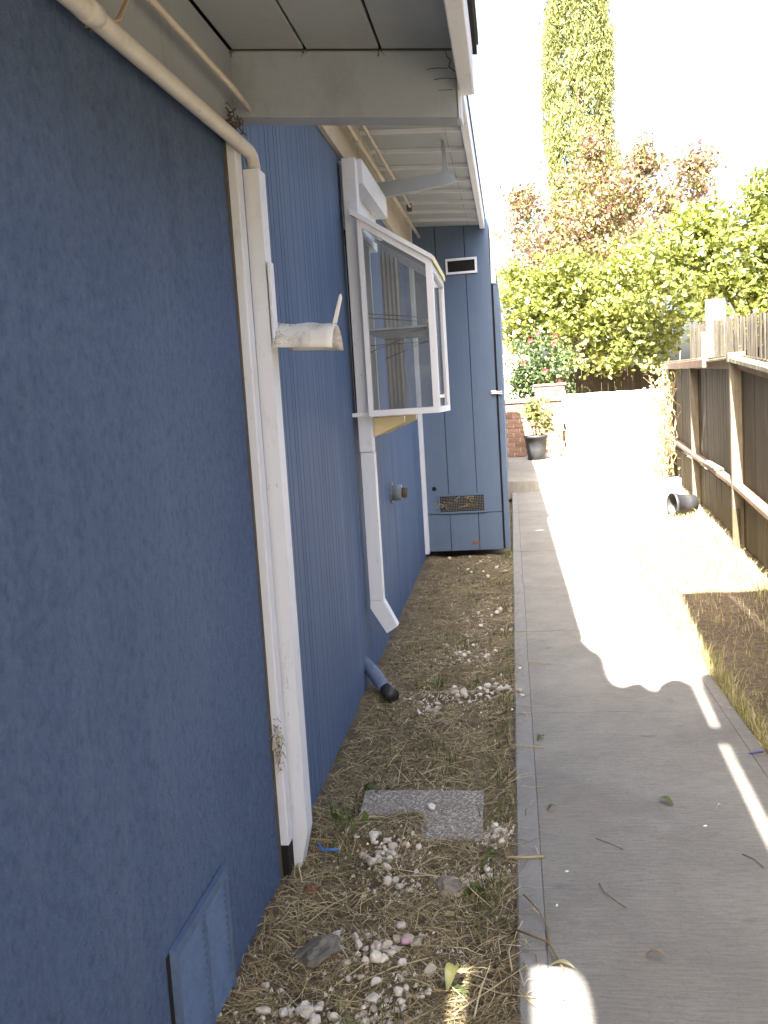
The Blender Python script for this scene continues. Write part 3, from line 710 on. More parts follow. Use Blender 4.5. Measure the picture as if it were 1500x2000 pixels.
while s < 8.2:
    if src is None:
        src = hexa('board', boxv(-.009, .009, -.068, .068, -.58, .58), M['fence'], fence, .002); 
        src.location = Vector(fw(s, -.012, 1.055)) - F0; src.rotation_euler = (0, 0, RZ)
        ksrc = hexa('kickboard', boxv(-.009, .009, -.068, .068, -.22, .22), M['kick'], fence, .002)
        ksrc.location = Vector(fw(s, -.012, .215)) - F0; ksrc.rotation_euler = (0, 0, RZ)
    else:
        copy_mesh(src, fw(s, -.012 + fr.uniform(-.003, .003), 1.05 + fg(s) + fr.uniform(-.004, .004)), fence, RZ)
        copy_mesh(ksrc, fw(s, -.012 + fr.uniform(-.003, .003), .215 + fr.uniform(-.01, .01)), fence, RZ)
    s += .139
posts = [-5.2, -2.75, 0.0, 3.36, 6.6]
for i, s in enumerate(posts):
    fbox('post', s - .045, s + .045, 0, .09, -.14, 1.575 + fg(s), M['post'], fence, .004)
for a, b in zip(posts[:-1], posts[1:]):
    la, lb = .50 + .5 * fg(a), .50 + .5 * fg(b)
    fbox('lower_rail', a + .046, b - .046, 0.0, .088, la, la + .038, M['rail'], fence, .004, lb - la)
    fbox('upper_rail', a + .046, b - .046, 0.002, .04, 1.515 + fg(a), 1.60 + fg(a), M['rail'], fence, .004, fg(b) - fg(a))
fbox('cap_rail', -4.2, -.06, -.03, .102, 1.575 + fg(-4.2), 1.613 + fg(-4.2), M['greywood'], fence, .005, -fg(-4.2))
fbox('cap_block', -.06, .055, -.03, .108, 1.577, 1.655, M['rail'], fence, .005)
fbox('cap_rail', .062, 2.2, -.03, .105, 1.602, 1.624, M['greywood'], fence, .005, .03)
fbox('cap_rail', 1.55, 7.2, .10, .142, 1.57, 1.655, M['rail'], fence, .005, .11)
fbox('cap_rail', 2.3, 7.2, -.03, .099, 1.655, 1.69, M['greywood'], fence, .005, .11)
fbox('loose_board', 1.1, 2.15, .01, .10, .560, .582, M['greywood'], fence, .004)
fbox('post_splint', -.075, -.046, .04, .10, -.03, .33, M['kick'], fence, .003)
# neighbour's taller fence beyond it
nf = thing('tall_fence', 'taller weathered grey picket fence rising behind the brown fence', 'fence', fw(0, -.35, 0))
s = -4.0; src = None
while s < 7.8:
    w = fr.choice((.09, .11, .13)); tp = 2.0 + fr.uniform(-.03, .03) + .045 * s
    c = fw(s, -.36 + fr.uniform(-.012, .012), 0)
    if src is None:
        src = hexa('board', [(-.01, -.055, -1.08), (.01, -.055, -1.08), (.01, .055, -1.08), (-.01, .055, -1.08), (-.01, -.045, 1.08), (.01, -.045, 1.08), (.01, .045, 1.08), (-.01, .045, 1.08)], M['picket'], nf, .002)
        src.location = Vector((c[0], c[1], tp - 1.08)) - W0[nf.name]; src.rotation_euler = (0, 0, RZ)
    else:
        copy_mesh(src, (c[0], c[1], tp - 1.08), nf, RZ + fr.uniform(-.18, -.10), (1, w / .115, 1))
    s += w + fr.choice((.006, .012, .004))
fbox('backing_rail', -4, 7.8, -.44, -.40, 1.65, 1.74, M['fence'], nf)
fbox('backing_rail', -4, 7.8, -.44, -.40, .5, .59, M['fence'], nf)
fbox('post', 4.6, 4.69, -.50, -.25, -.14, 2.50, M['greywood'], nf, .01)
fbox('post', 5.3, 5.4, -.34, -.26, -.14, 2.12, M['greywood'], nf, .01)

# unseen house added beyond the fences to darken the near wall
nh = thing('added_side_house', 'unseen tan house added beyond the right-hand fences to darken the wall', 'house', (8, 2, 0))
box('wall', 4.6, 12, -9, 13, -.14, 3.6, M['tanwall'], nh)
P = [(4.1, -9.5, 3.6), (12.5, -9.5, 3.6), (12.5, 13.5, 3.6), (4.1, 13.5, 3.6), (7.8, -9, 5.2), (8.8, -9, 5.2), (8.8, 13, 5.2), (7.8, 13, 5.2)]
hexa('roof', P, M['roof'], nh)
# ------------------------------------------------------------------ far end of the yard
bw = thing('brick_wall', 'low red brick wall at the far end of the path', 'wall', (0, 19.7, 0))
cour = [z for z in np.arange(.17, 1.27, .098)]
src = None
for j, z in enumerate(cour):
    x = -1.1 + (.0 if j % 2 else -.125)
    while x < 1.2:
        cx = x + .121
        if src is None:
            src = box('brick', cx - .116, cx + .116, 19.66, 19.78, z + .005, z + .094, M['brick'], bw, .004)
        else:
            copy_mesh(src, (cx, 19.72 + random.uniform(-.004, .004), z + .0495), bw)
        x += .25
box('mortar_bed', -1.2, 1.3, 19.672, 19.80, .1, 1.26, M['mortar'], bw)
box('coping', -1.25, 1.35, 19.63, 19.83, 1.262, 1.31, M['brick'], bw, .006)
bp = thing('brick_pier', 'square brick pier between the rose bush and the white tarp', 'pier', (.8, 20.2, 0))
box('mortar_core', .50, 1.10, 20.02, 20.5, 0, 1.57, M['mortar'], bp)
src = None
for j, z in enumerate(np.arange(.1, 1.55, .098)):
    for x in (.62, .86, 1.0) if j % 2 else (.56, .74, .98):
        if src is None: src = box('brick', x - .116, x + .116, 19.995, 20.09, z + .005, z + .094, M['brick'], bp, .004)
        else: copy_mesh(src, (x, 20.0425, z + .0495), bp)
box('cap_stone', .46, 1.14, 19.97, 20.54, 1.572, 1.62, M['brick'], bp, .01)
# tarp covered stack
ts = thing('covered_stack', 'tall stack under a white tarp blocking the far end beside the fence', 'woodpile', (1.6, 15.8, 0))
nx, ny = 46, 30
def draped(u, v):                                   # u across, v from the back over the top and down the front
    x = .80 + 1.62 * u
    L = v * 2.9
    y_ = 16.6; z = 1.37
    if L < 1.1: y_ = 16.75 - L; z = 1.375 + .006 * math.sin(u * 9 + L * 4) + .004 * math.sin(u * 23)
    else:
        d = L - 1.1; y_ = 15.65 - .10 * d + .025 * math.sin(u * 17 + d * 2) * min(1, d * 2) + .012 * math.sin(u * 41 + 1) * d; z = 1.37 - d * .78
    return (x + .015 * math.sin(v * 19 + u * 5), y_, z)
V = [draped(i / (nx - 1), j / (ny - 1)) for j in range(ny) for i in range(nx)]
F = [(j * nx + i, j * nx + i + 1, (j + 1) * nx + i + 1, (j + 1) * nx + i) for j in range(ny - 1) for i in range(nx - 1)]
F = [f for f in F if not (f[0] % nx < 3 and 12 + (f[0] % nx) * 3 < f[0] // nx < 22 - (f[0] % nx) * 2)]
mk('tarp', V, F, M['tarp'], ts, True)
lr = random.Random(9); srcl = None
for j in range(8):
    for k in range(9):
        x = .86 + k * .17 + (.08 if j % 2 else 0); z = .075 + j * .155
        if x > 2.32: continue
        if srcl is None:
            V, F = tube([(x, 15.72, z), (x, 16.5, z)], [.078, .078], 9); srcl = mk('log', V, F, M['cord'], ts)
        else: copy_mesh(srcl, (x, 16.11 + lr.uniform(-.03, .03), z + lr.uniform(-.004, .004)), ts)
V, F = prism([(.768, 15.45, .5), (.80, 15.43, .95), (.775, 15.47, 1.22), (.74, 15.5, 1.28), (.70, 15.52, 1.18), (.72, 15.5, 1.02), (.745, 15.48, 1.12)], (0, .02, 0)); mk('torn_flap', V, F, M['cord'], ts)['label'] = 'torn brown flap at the corner of the tarp'
# plant pot with shrub
def lathe(prof, seg=24, c=(0, 0, 0)):
    V = []; F = []
    for r, z in prof:
        for k in range(seg): V.append((c[0] + r * math.cos(2 * math.pi * k / seg), c[1] + r * math.sin(2 * math.pi * k / seg), c[2] + z))
    for i in range(len(prof) - 1):
        for k in range(seg): F.append((i * seg + k, i * seg + (k + 1) % seg, (i + 1) * seg + (k + 1) % seg, (i + 1) * seg + k))
    F.append(tuple(range(seg - 1, -1, -1)))
    return V, F
potprof = [(.17, 0), (.19, .2), (.215, .42), (.23, .42), (.232, .47), (.212, .47), (.205, .40), (0.01, .40)]
pp = thing('potted_plant', 'black nursery pot holding a pale green shrub by the brick wall', 'potted plant', (.44, 18.6, .162))
V, F = lathe(potprof, 24, (.44, 18.6, .162)); mk('pot', V, F, M['black'], pp, True)

def leaves(C, size, n_per, spread, flat=.0, seed=0, elong=1.5, droop=0.):
    """leaf diamonds (4 verts) around clump centres C (N,3)"""
    r = np.random.default_rng(seed)
    C = np.repeat(np.asarray(C, float), n_per, 0); N = len(C)
    P = C + r.normal(0, 1, (N, 3)) * np.asarray(spread)
    a = r.normal(0, 1, (N, 3)); a[:, 2] = a[:, 2] * (1 - flat) - droop; a /= np.linalg.norm(a, axis=1, keepdims=True)
    b = r.normal(0, 1, (N, 3)); b -= a * (a * b).sum(1, keepdims=True); b /= np.linalg.norm(b, axis=1, keepdims=True)
    s = size * r.uniform(.55, 1.25, (N, 1))
    V = np.stack([P - a * s * elong * .5, P + b * s * .5, P + a * s * elong * .5, P - b * s * .5], 1)
    return V.reshape(-1, 3)
def blob(n, c, rad, seed, shell=.55):
    r = np.random.default_rng(seed); d = r.normal(0, 1, (n, 3)); d /= np.linalg.norm(d, axis=1, keepdims=True)
    q = (shell + (1 - shell) * r.random((n, 1))) * (1 + .18 * np.sin(d[:, :1] * 7 + seed) * np.cos(d[:, 2:] * 6))
    P = np.asarray(c) + d * q * np.asarray(rad)
    if n < 35: return P
    k = np.array([mn.noise(Vector(p) * (1.5 / max(.5, min(rad)))) > -.13 for p in P])
    return P[k]
C = blob(110, (.44, 18.6, 1.0), (.34, .34, .40), 5, .2)
mkfast('foliage', leaves(C, .06, 11, .06, seed=5), 4, M['potleaf'], pp)
V, F = join(*[tube([(.44, 18.6, .5), (.44 + a * .5, 18.6 + b * .5, .8), (.44 + a, 18.6 + b, 1.15)], [.012, .009, .004], 6) for a, b in ((.12, .05), (-.15, .02), (.03, -.14), (0, .15), (.2, -.1))]); mk('stem', V, F, M['bark'], pp)
# tipped pot and pale blocks on the lawn
tp = thing('tipped_pot', 'black plastic pot lying on its side in the grass by the fence', 'plant pot', (1.88, 10.8, 0))
V, F = lathe([(.095, 0), (.105, .1), (.12, .24), (.128, .24), (.13, .275), (.12, .275), (.112, .22), (.01, .03)], 22)
a_ = Matrix.Translation((1.97, 10.86, .095)) @ Matrix.Rotation(R(18), 4, 'Z') @ Matrix.Rotation(R(-88), 4, 'Y')
mk('pot', [tuple(a_ @ Vector(v)) for v in V], F, M['black'], tp, True)
bl = box('concrete_block', 1.72, 2.02, 11.75, 11.95, -.03, .165, M['block'], None, .01); tag(bl, 'wide pale block lowest of two stacked on the sunny lawn', 'block', 'pale blocks on the lawn')
bl = box('concrete_block', 1.74, 1.99, 11.77, 11.94, .166, .30, M['block'], None, .01); tag(bl, 'smaller pale block resting on top of the wide block', 'block', 'pale blocks on the lawn')
# dark fence across the back
bf = thing('back_fence', 'dark wooden fence in shade under the overhanging tree', 'fence', (2, 22.5, 0))
src = None; x = .75
while x < 4.6:
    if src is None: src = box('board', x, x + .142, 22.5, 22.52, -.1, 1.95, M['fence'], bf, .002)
    else: copy_mesh(src, (x + .071, 22.51 + random.uniform(-.004, .004), .925), bf)
    x += .148
box('rail', .7, 4.7, 22.525, 22.565, 1.6, 1.69, M['fence'], bf)
# pale neighbouring house beyond the wall
nb = thing('neighbour_house', 'pale sunlit house wall beyond the brick wall and rose bush', 'house', (-3, 27, 0))
box('wall', -7, .55, 27, 33, -.14, 3.05, M['stone2'], nb)
P = [(-7.4, 26.6, 3.05), (.9, 26.6, 3.05), (.9, 33.4, 3.05), (-7.4, 33.4, 3.05), (-5.4, 29.8, 3.75), (-1.1, 29.8, 3.75), (-1.1, 30.2, 3.75), (-5.4, 30.2, 3.75)]
hexa('roof', P, M['stone2'], nb)

# ------------------------------------------------------------------ trees and bushes
def limb_set(base, tips, r0):
    parts = []
    for tp_ in tips:
        b = Vector(base); q = Vector(tp_); mid = b.lerp(q, .5) + Vector((random.uniform(-.2, .2), random.uniform(-.2, .2), random.uniform(.0, .3)))
        parts.append(tube([b, mid, q], [r0, r0 * .6, r0 * .2], 7))
    return join(*parts)
# tall cypress
cy = thing('cypress_tree', 'very tall narrow cypress column rising out of the frame', 'tree', (2.75, 34, 0))
V, F = tube([(2.75, 34, -.14), (2.75, 34, 8), (2.75, 34, 18)], [.28, .2, .05], 9); mk('trunk', V, F, M['bark'], cy)
r = np.random.default_rng(4)
N = 8500; z = 1.0 + 19.5 * r.random(N) ** .95; ang = r.uniform(0, 2 * math.pi, N)
lump = np.array([mn.noise(Vector((math.cos(a) * 1.6, math.sin(a) * 1.6, zz * .55))) for a, zz in zip(ang, z)])
rad = (1.27 - .010 * (z - 8) ** 2 * (z > 8) * .5) * (.70 + .30 * r.random(N)) * (1 + .26 * lump)
rad = np.clip(rad, .15, None)
C = np.stack([2.75 + rad * np.cos(ang), 34 + rad * np.sin(ang), z], 1)
fine = np.array([mn.noise(Vector(p) * 1.5 + Vector((0, 0, p[2] * -.8))) for p in C.tolist()])
C = C[fine > -.40]
V = leaves(C, .058, 11, (.07, .07, .16), seed=6, elong=3.4, droop=-1.5)
mkfast('foliage', V, 4, M['cypress'], cy)
# plum tree
pl = thing('plum_tree', 'reddish leaved plum tree in front of the cypress', 'tree', (2.4, 25.5, 0))
V, F = tube([(2.5, 25.5, -.14), (2.45, 25.5, 1.3), (2.4, 25.4, 2.6)], [.17, .14, .12], 9); mk('trunk', V, F, M['bark'], pl)
tips = [(.9, 25.2, 6.2), (1.6, 24.8, 7.0), (2.6, 25.4, 7.3), (3.4, 25, 7.0), (4.6, 25.2, 6.8), (.6, 25, 5.0), (3.2, 24.4, 5.5), (1.8, 24.3, 5.2), (4.5, 25.3, 5.2)]
V, F = limb_set((2.4, 25.4, 2.5), tips, .11); mk('limb', V, F, M['bark'], pl)
C = np.concatenate([blob(150, (.95, 24.6, 5.5), (.95, .9, 1.1), 21, .2), blob(190, (2.2, 24.4, 6.0), (1.2, 1.1, 1.25), 22, .2), blob(120, (3.3, 24.6, 6.2), (.8, .9, 1.2), 23, .2),
                    blob(110, (4.5, 24.8, 6.0), (.8, .8, 1.0), 24, .25), blob(230, (2.0, 23.9, 4.7), (1.5, .9, 1.0), 25, .25), blob(60, (3.5, 25, 7.0), (.3, .4, .7), 26, .15), blob(50, (4.8, 25, 6.8), (.4, .4, .45), 27, .15),
                    blob(90, (.6, 24, 4.3), (.9, .8, .7), 28, .25), blob(110, (3.3, 23.9, 4.6), (.9, .8, .9), 29, .25), blob(30, (.5, 24.8, 6.3), (.35, .3, .5), 20, .1), blob(30, (2.3, 24.6, 7.3), (.5, .4, .5), 19, .1)])
mkfast('crown', leaves(C, .082, 22, (.14, .14, .13), seed=8), 4, M['plum'], pl)
# green trees
def green(name, label, base, lobes, n_leaf, seed, size=.12):
    t_ = thing(name, label, 'tree', (base[0], base[1], 0), 'leafy trees behind the yard')
    V, F = tube([(base[0], base[1], -.14), (base[0] + .05, base[1], 1.2), (base[0], base[1] - .1, 2.2)], [.2, .16, .13], 9); mk('trunk', V, F, M['bark'], t_)
    V, F = limb_set((base[0], base[1] - .1, 2.1), [(c[0], c[1], c[2] + .3) for c, _, _ in lobes], .08); mk('limb', V, F, M['bark'], t_)
    C = np.concatenate([blob(int(n * .85), c, rr, seed + i, .45) for i, (c, rr, n) in enumerate(lobes)])
    mkfast('crown', leaves(C, size, n_leaf, (.135, .135, .11), seed=seed, flat=.3, droop=.25), 4, M['tree'], t_)
green('leafy_tree', 'large yellow green tree hanging low over the dark back fence', (1.9, 22.9),
      [((.75, 21.8, 3.5), (.9, .9, .7), 130), ((1.5, 21.6, 3.2), (1.2, .9, .75), 190), ((2.4, 21.4, 3.0), (.9, .8, .85), 150), ((1.4, 21.9, 3.9), (1.0, .9, .55), 120), ((2.9, 22, 4.0), (1.0, .9, .9), 160), ((3.0, 21.2, 2.6), (.65, .7, .75), 100), ((.35, 22, 2.9), (.6, .7, .6), 70), ((2.1, 21.2, 2.2), (.5, .5, .45), 45), ((.2, 22.2, 3.9), (.5, .5, .5), 45)], 24, 40, .09)
green('leafy_tree', 'dense green tree behind the tall picket fence at right', (5.0, 20.3),
      [((3.6, 19.6, 3.6), (1.0, 1, 1.0), 170), ((4.5, 19.6, 4.0), (1.1, 1, 1.0), 170), ((5.5, 19.4, 4.2), (1.1, 1, 1.1), 170), ((4.2, 19.2, 2.9), (1.1, .9, .8), 140), ((5.4, 19.3, 3.2), (1.1, .9, .9), 140), ((6.4, 19.8, 4.2), (1.1, 1, 1.2), 120), ((5.0, 19.6, 5.0), (.4, .4, .4), 30), ((3.7, 19.7, 4.6), (.5, .5, .4), 40)], 24, 60, .09)
# rose bush
rb = thing('rose_bush', 'dark green rose bush with red blooms above the brick wall', 'bush', (.6, 21.2, 0))
V, F = limb_set((.6, 21.2, -.14), [(.3, 21.1, 2.3), (.7, 21, 2.7), (1.0, 21.1, 2.1), (.5, 21.3, 2.8), (.9, 21.3, 2.5)], .03); mk('stem', V, F, M['bark'], rb)
C = np.concatenate([blob(110, (.5, 21.1, 2.2), (.5, .5, .75), 31, .2), blob(90, (.95, 21.1, 1.9), (.5, .45, .6), 32, .2), blob(90, (.25, 21, 1.75), (.4, .4, .65), 33, .2)])
mkfast('foliage', leaves(C, .06, 20, (.10, .10, .10), seed=9), 4, M['rose'], rb)
fl = [(.45, 20.55, 2.55), (.95, 20.6, 2.45), (.98, 20.6, 2.62), (1.05, 20.65, 1.65), (.30, 20.6, 2.1), (.75, 20.55, 1.9), (.62, 20.5, 2.7)]
src = None
for p in fl:
    if src is None:
        Vp = []; Fp = []
        for k in range(9):
            a = k * 2.4; rr = .018 + .004 * k; b = len(Vp); cz = .02 - .004 * k
            Vp += [(0, 0, cz - .01), (rr * math.cos(a - .5), rr * math.sin(a - .5), cz), (1.4 * rr * math.cos(a), 1.4 * rr * math.sin(a), cz + .012), (rr * math.cos(a + .5), rr * math.sin(a + .5), cz)]
            Fp.append((b, b + 1, b + 2, b + 3))
        src = mk('bloom', [(p[0] + v[0], p[1] - v[2], p[2] + v[1]) for v in Vp], Fp, M['flower'], rb)
    else: copy_mesh(src, p, rb)
# dry vine on the far fence post
vn = thing('dry_vine', 'dry tangled vine climbing the far end of the brown fence', 'vine', fw(6.5, .15, 0))
parts = []; vr = random.Random(2)
for k in range(46):
    p = Vector(fw(6.5 + vr.uniform(-.9, .5), .14 + vr.uniform(-.03, .12), vr.uniform(-.02, .7))); pts = [p]
    for j in range(7):
        p = p + Vector((vr.uniform(-.10, .08), vr.uniform(-.10, .10), vr.uniform(.03, .22))); pts.append(p.copy())
    parts.append(tube(pts, .007, 4))
V, F = join(*parts); mk('stem', V, F, M['vine'], vn)
C = np.array([fw(6.4 + vr.uniform(-1.0, .6), .15 + vr.uniform(-.02, .15), vr.uniform(.1, 1.75)) for k in range(110)])
mkfast('foliage', leaves(C, .05, 5, .07, seed=12), 4, M['drygrass'], vn)

# ------------------------------------------------------------------ bed: slab, stones, straw, weeds
def bz(x, y_): return bed_z(x, y_)
V, F = prism([(-.60, 3.325, -.05), (-.165, 3.318, -.05), (-.155, 2.93, -.05), (-.585, 2.95, -.05)][::-1], (0, 0, .036)); 
o = mk('paving_slab', V, F, M['aggregate']); tag(o, 'square exposed aggregate paving slab half buried in the dry bed', 'paving slab')
def rock_mesh(name, seed, sub=2, rough=.25):
    bm = bmesh.new(); bmesh.ops.create_icosphere(bm, subdivisions=sub, radius=1)
    for v in bm.verts:
        n_ = mn.noise(v.co * 1.3 + Vector((seed * 3.1, seed, 0))) ; n2 = mn.noise(v.co * 2.8 + Vector((0, seed * 2.3, 5)))
        v.co *= 1 + rough * n_ * 1.5 + rough * .7 * n2
    bm.verts.index_update()
    me = bpy.data.meshes.new(name); bm.to_mesh(me); bm.free(); return me
def quartz(k):
    r = random.Random(100 + k); bm = bmesh.new()
    for _ in range(16):
        d = Vector((r.gauss(0, 1), r.gauss(0, 1), r.gauss(0, 1))).normalized() * r.uniform(.75, 1.05); bm.verts.new(d)
    bmesh.ops.convex_hull(bm, input=bm.verts[:])
    bmesh.ops.bevel(bm, geom=bm.edges[:], offset=.10, segments=1, affect='EDGES')
    me = bpy.data.meshes.new('white_stone'); bm.to_mesh(me); bm.free(); return me
peb = [quartz(k) for k in range(10)]
for m_ in peb: m_.materials.append(M['pebble'])
def stone(name, me, x, y_, s, label, cat, group=None, flat=.7, sink=.25):
    o = bpy.data.objects.new(name, me); col.objects.link(o)
    h = s * flat * random.uniform(.85, 1.15)
    o.location = (x, y_, bz(x, y_) + h * (1 - sink)); o.scale = (s * random.uniform(.8, 1.3), s * random.uniform(.8, 1.2), h)
    o.rotation_euler = (random.uniform(-.3, .3), random.uniform(-.3, .3), random.uniform(0, 6.28))
    return tag(o, label, cat, group)
clusters = [  # x, y, sx, sy, n, smin, smax, label
    (-.40, 2.30, .075, .06, 34, .010, .021, 'white quartz stone of the patch right of the grey rock'),
    (-.56, 2.03, .085, .07, 44, .009, .019, 'white quartz stone of the heap by the stucco wall'),
    (-.37, 2.06, .060, .05, 30, .008, .017, 'white quartz stone of the bottommost group'),
    (-.47, 2.86, .055, .055, 30, .010, .021, 'white quartz stone of the pile below the slab'),
    (-.12, 2.95, .022, .035, 16, .008, .016, 'white quartz stone of the gap between slab and path'),
    (-.42, 2.68, .07, .05, 10, .010, .020, 'white stone of the scatter above the tan rock'),
    (-.17, 2.70, .035, .025, 5, .009, .017, 'white stone of the few beside the tan rock'),
    (-.21, 4.52, .085, .09, 30, .010, .024, 'white stone of the strip past the drain pipe'),
    (-.42, 4.40, .06, .08, 12, .010, .020, 'white stone of the drain pipe mouth'),
    (-.33, 5.25, .08, .10, 20, .010, .022, 'white stone of the patch level with the downspout foot'),
    (-.22, 6.1, .09, .25, 20, .010, .022, 'white stone of the far part of the bed'),
    (-.28, 8.1, .16, .3, 18, .012, .026, 'white stone of the foot of the end wall'),
]
count = 0
for (cx, cy_, sx, sy, n, a, b, lab) in clusters:
    for k in range(n):
        x = min(-.07, max(-.72, random.gauss(cx, sx))); y_ = min(8.5, random.gauss(cy_, sy))
        if -.61 < x < -.15 and 2.92 < y_ < 3.34: continue
        sz = a + (b - a) * random.random() ** 1.3
        base_ = lab.replace('scattered ', '').replace('white quartz stone', 'white stone').replace('white stone ', '', 1)
        lb_ = ('larger' if sz > a + .45 * (b - a) else 'small') + ' white stone on the ' + ('wall' if x < cx else 'path') + ' side ' + base_
        lb_ = ' '.join(lb_.split()[:16])
        stone('white_stone', peb[(count * 5 + k) % 10], x, y_, sz, lb_, 'stone', 'white stones in the bed', .78, random.uniform(-.1, .45)); count += 1
o = stone('white_stone', peb[2], -.34, 3.16, .017, 'single white stone lying on top of the paving slab', 'stone', 'white stones in the bed'); o.location.z = -.004
for me_, x, y_, s, lab, m_ in ((rock_mesh('grey_rock', 31, 3, .3), -.565, 2.29, .055, 'rough grey rock half sunk between the white stones by the wall', 'rock'),
                               (rock_mesh('tan_rock', 37, 3, .3), -.245, 2.655, .045, 'flat tan rock lying between the slab and the path', 'tanrock'),
                               (rock_mesh('brown_rock', 41, 3, .3), -.655, 2.62, .028, 'small reddish stone under the end of the downspout', 'rust')):
    me_.materials.append(M[m_]); stone(me_.name, me_, x, y_, s, lab, 'rock', None, .55, .62)
# fine gravel that nobody could count
gv = []
for k in range(2600):
    if random.random() < .85:
        c = random.choice(clusters); x = random.gauss(c[0], c[2] * 1.4); y_ = random.gauss(c[1], c[3] * 1.4)
    else: x = random.uniform(-.75, -.06); y_ = 1.6 + 7 * random.random() ** 1.3
    if not (-.76 < x < -.055 and 1.5 < y_ < 8.55): continue
    s = random.uniform(.0025, .0075); z = bz(x, y_) + s * .4
    p = [Vector((x, y_, z)) + Vector((math.cos(a) * s * random.uniform(.7, 1.3), math.sin(a) * s * random.uniform(.7, 1.3), h * s)) for a, h in ((.2, 0), (2.2, .1), (4.3, 0), (1.2, .9))]
    gv += [p[0], p[1], p[3], p[1], p[2], p[3], p[2], p[0], p[3]]
o = mkfast('gravel', [tuple(p) for p in gv], 3, M['gravel']); tag(o, 'fine pale gravel and grit worked into the dry bed', 'gravel', None, 'stuff')

def blades(n, fx, zfun, lmin, lmax, w, lift, seed, mat, name, label, cat, arc=.3, standing=False):
    """thin bent strips: two quads each, kept as separate islands of 6 verts -> built as polylines with 2 faces"""
    r = random.Random(seed); V = []; F = []
    for _ in range(n):
        x, y_ = fx(r)
        L = r.uniform(lmin, lmax); a = r.uniform(0, 2 * math.pi); d = Vector((math.cos(a), math.sin(a), 0)); side_ = Vector((-d.y, d.x, 0))
        ww = w * r.uniform(.6, 1.4)
        z0 = zfun(x, y_)
        if standing:
            lean = r.uniform(.05, arc); p0 = Vector((x, y_, z0 - .004)); p1 = p0 + Vector((0, 0, L * .55)) + d * L * lean * .35; p2 = p0 + Vector((0, 0, L * (1 - lean * .3))) + d * L * lean
            pts = [p0, p1, p2]; ws = [ww, ww * .75, ww * .12]
        else:
            bend = side_ * r.uniform(-arc, arc) * L * .4
            h0 = r.uniform(.001, lift); h2 = r.uniform(.001, lift); t_ = r.uniform(-.5, .5)
            c = Vector((x, y_, z0)); p0 = c - d * L * .5; p2 = c + d * L * .5
            p0.z = zfun(p0.x, p0.y) + h0; p2.z = zfun(p2.x, p2.y) + h2
            p1 = (p0 + p2) / 2 + bend; p1.z = max(p1.z, zfun(p1.x, p1.y)) + r.uniform(.0, lift * .6)
            side_ = (side_ + Vector((0, 0, t_))).normalized(); pts = [p0, p1, p2]; ws = [ww, ww, ww * .5]
        b = len(V)
        for p, q in zip(pts, ws): V.append(tuple(p - side_ * q * .5)); V.append(tuple(p + side_ * q * .5))
        F += [(b, b + 1, b + 3, b + 2), (b + 2, b + 3, b + 5, b + 4)]
    o = mk(name, V, F, mat); return tag(o, label, cat, None, 'stuff')
def zmix(x, y_): return bz(x, y_) if x < -.05 else (0.0005 if x < .899 else yard_z(x, y_))
def bedpt(r):
    while True:
        y_ = 1.55 + 7.0 * r.random() ** 1.55; x = r.uniform(-.755, -.06)
        if -.60 < x < -.16 and 2.94 < y_ < 3.33 and not (x < -.36 and y_ < 3.13) and not (r.random() < .16 or x - y_ * .9 < -3.28 and r.random() < .5): continue
        if any(((x - c[0]) / c[2]) ** 2 + ((y_ - c[1]) / c[3]) ** 2 < 1.3 for c in clusters[:9]) and r.random() < .72: continue
        if r.random() < .35 + .65 * (mn.noise(Vector((x * 5, y_ * 4, 9))) * .5 + .5) * 1.5: return x, y_
blades(26000, bedpt, zmix, .015, .07, .0016, .010, 1, M['litter'], 'dead_thatch', 'matted brown dead grass covering the narrow bed', 'dead grass', .5)
blades(19000, bedpt, zmix, .02, .11, .0017, .014, 2, M['straw'], 'straw', 'loose dry straw stalks strewn over the bed', 'straw', .28)
blades(260, bedpt, zmix, .12, .28, .0028, .022, 3, M['straw'], 'straw_stalks', 'long pale straw stalks lying across the bed', 'straw', .2)
def edgept(r): return (-.05 + abs(r.gauss(0, .03)), 1.9 + 6 * r.random() ** 1.5)
blades(170, edgept, zmix, .02, .12, .0024, .010, 4, M['straw'], 'stray_straw', 'stray straws spilling over the edge of the path', 'straw', .5)
tufts = [(-.47, 4.6), (-.40, 4.75), (-.25, 4.65), (-.10, 4.3), (-.09, 4.7), (-.085, 5.1), (-.10, 5.6), (-.12, 3.9), (-.33, 5.4), (-.45, 5.6), (-.09, 6.3), (-.075, 8.45), (-.09, 8.5), (-.10, 8.3), (-.655, 3.18), (-.645, 3.05), (-.60, 2.9), (-.42, 1.98), (-.40, 1.95),
         (-.14, 2.62), (-.13, 2.5), (-.38, 3.75), (-.3, 3.55), (-.5, 3.7), (-.55, 2.7), (-.15, 3.5), (-.35, 6.7), (-.2, 7.2), (-.4, 7.7), (-.62, 4.2), (-.62, 5.3), (-.09, 3.1)]
def tuftpt(r):
    c = r.choice(tufts); return min(-.055, c[0] + r.gauss(0, .04)), c[1] + r.gauss(0, .07)
blades(1300, tuftpt, zmix, .02, .075, .0036, 0, 5, M['grass'], 'green_weeds', 'thin green grass blades sprouting through the dry bed', 'grass', .8, True)
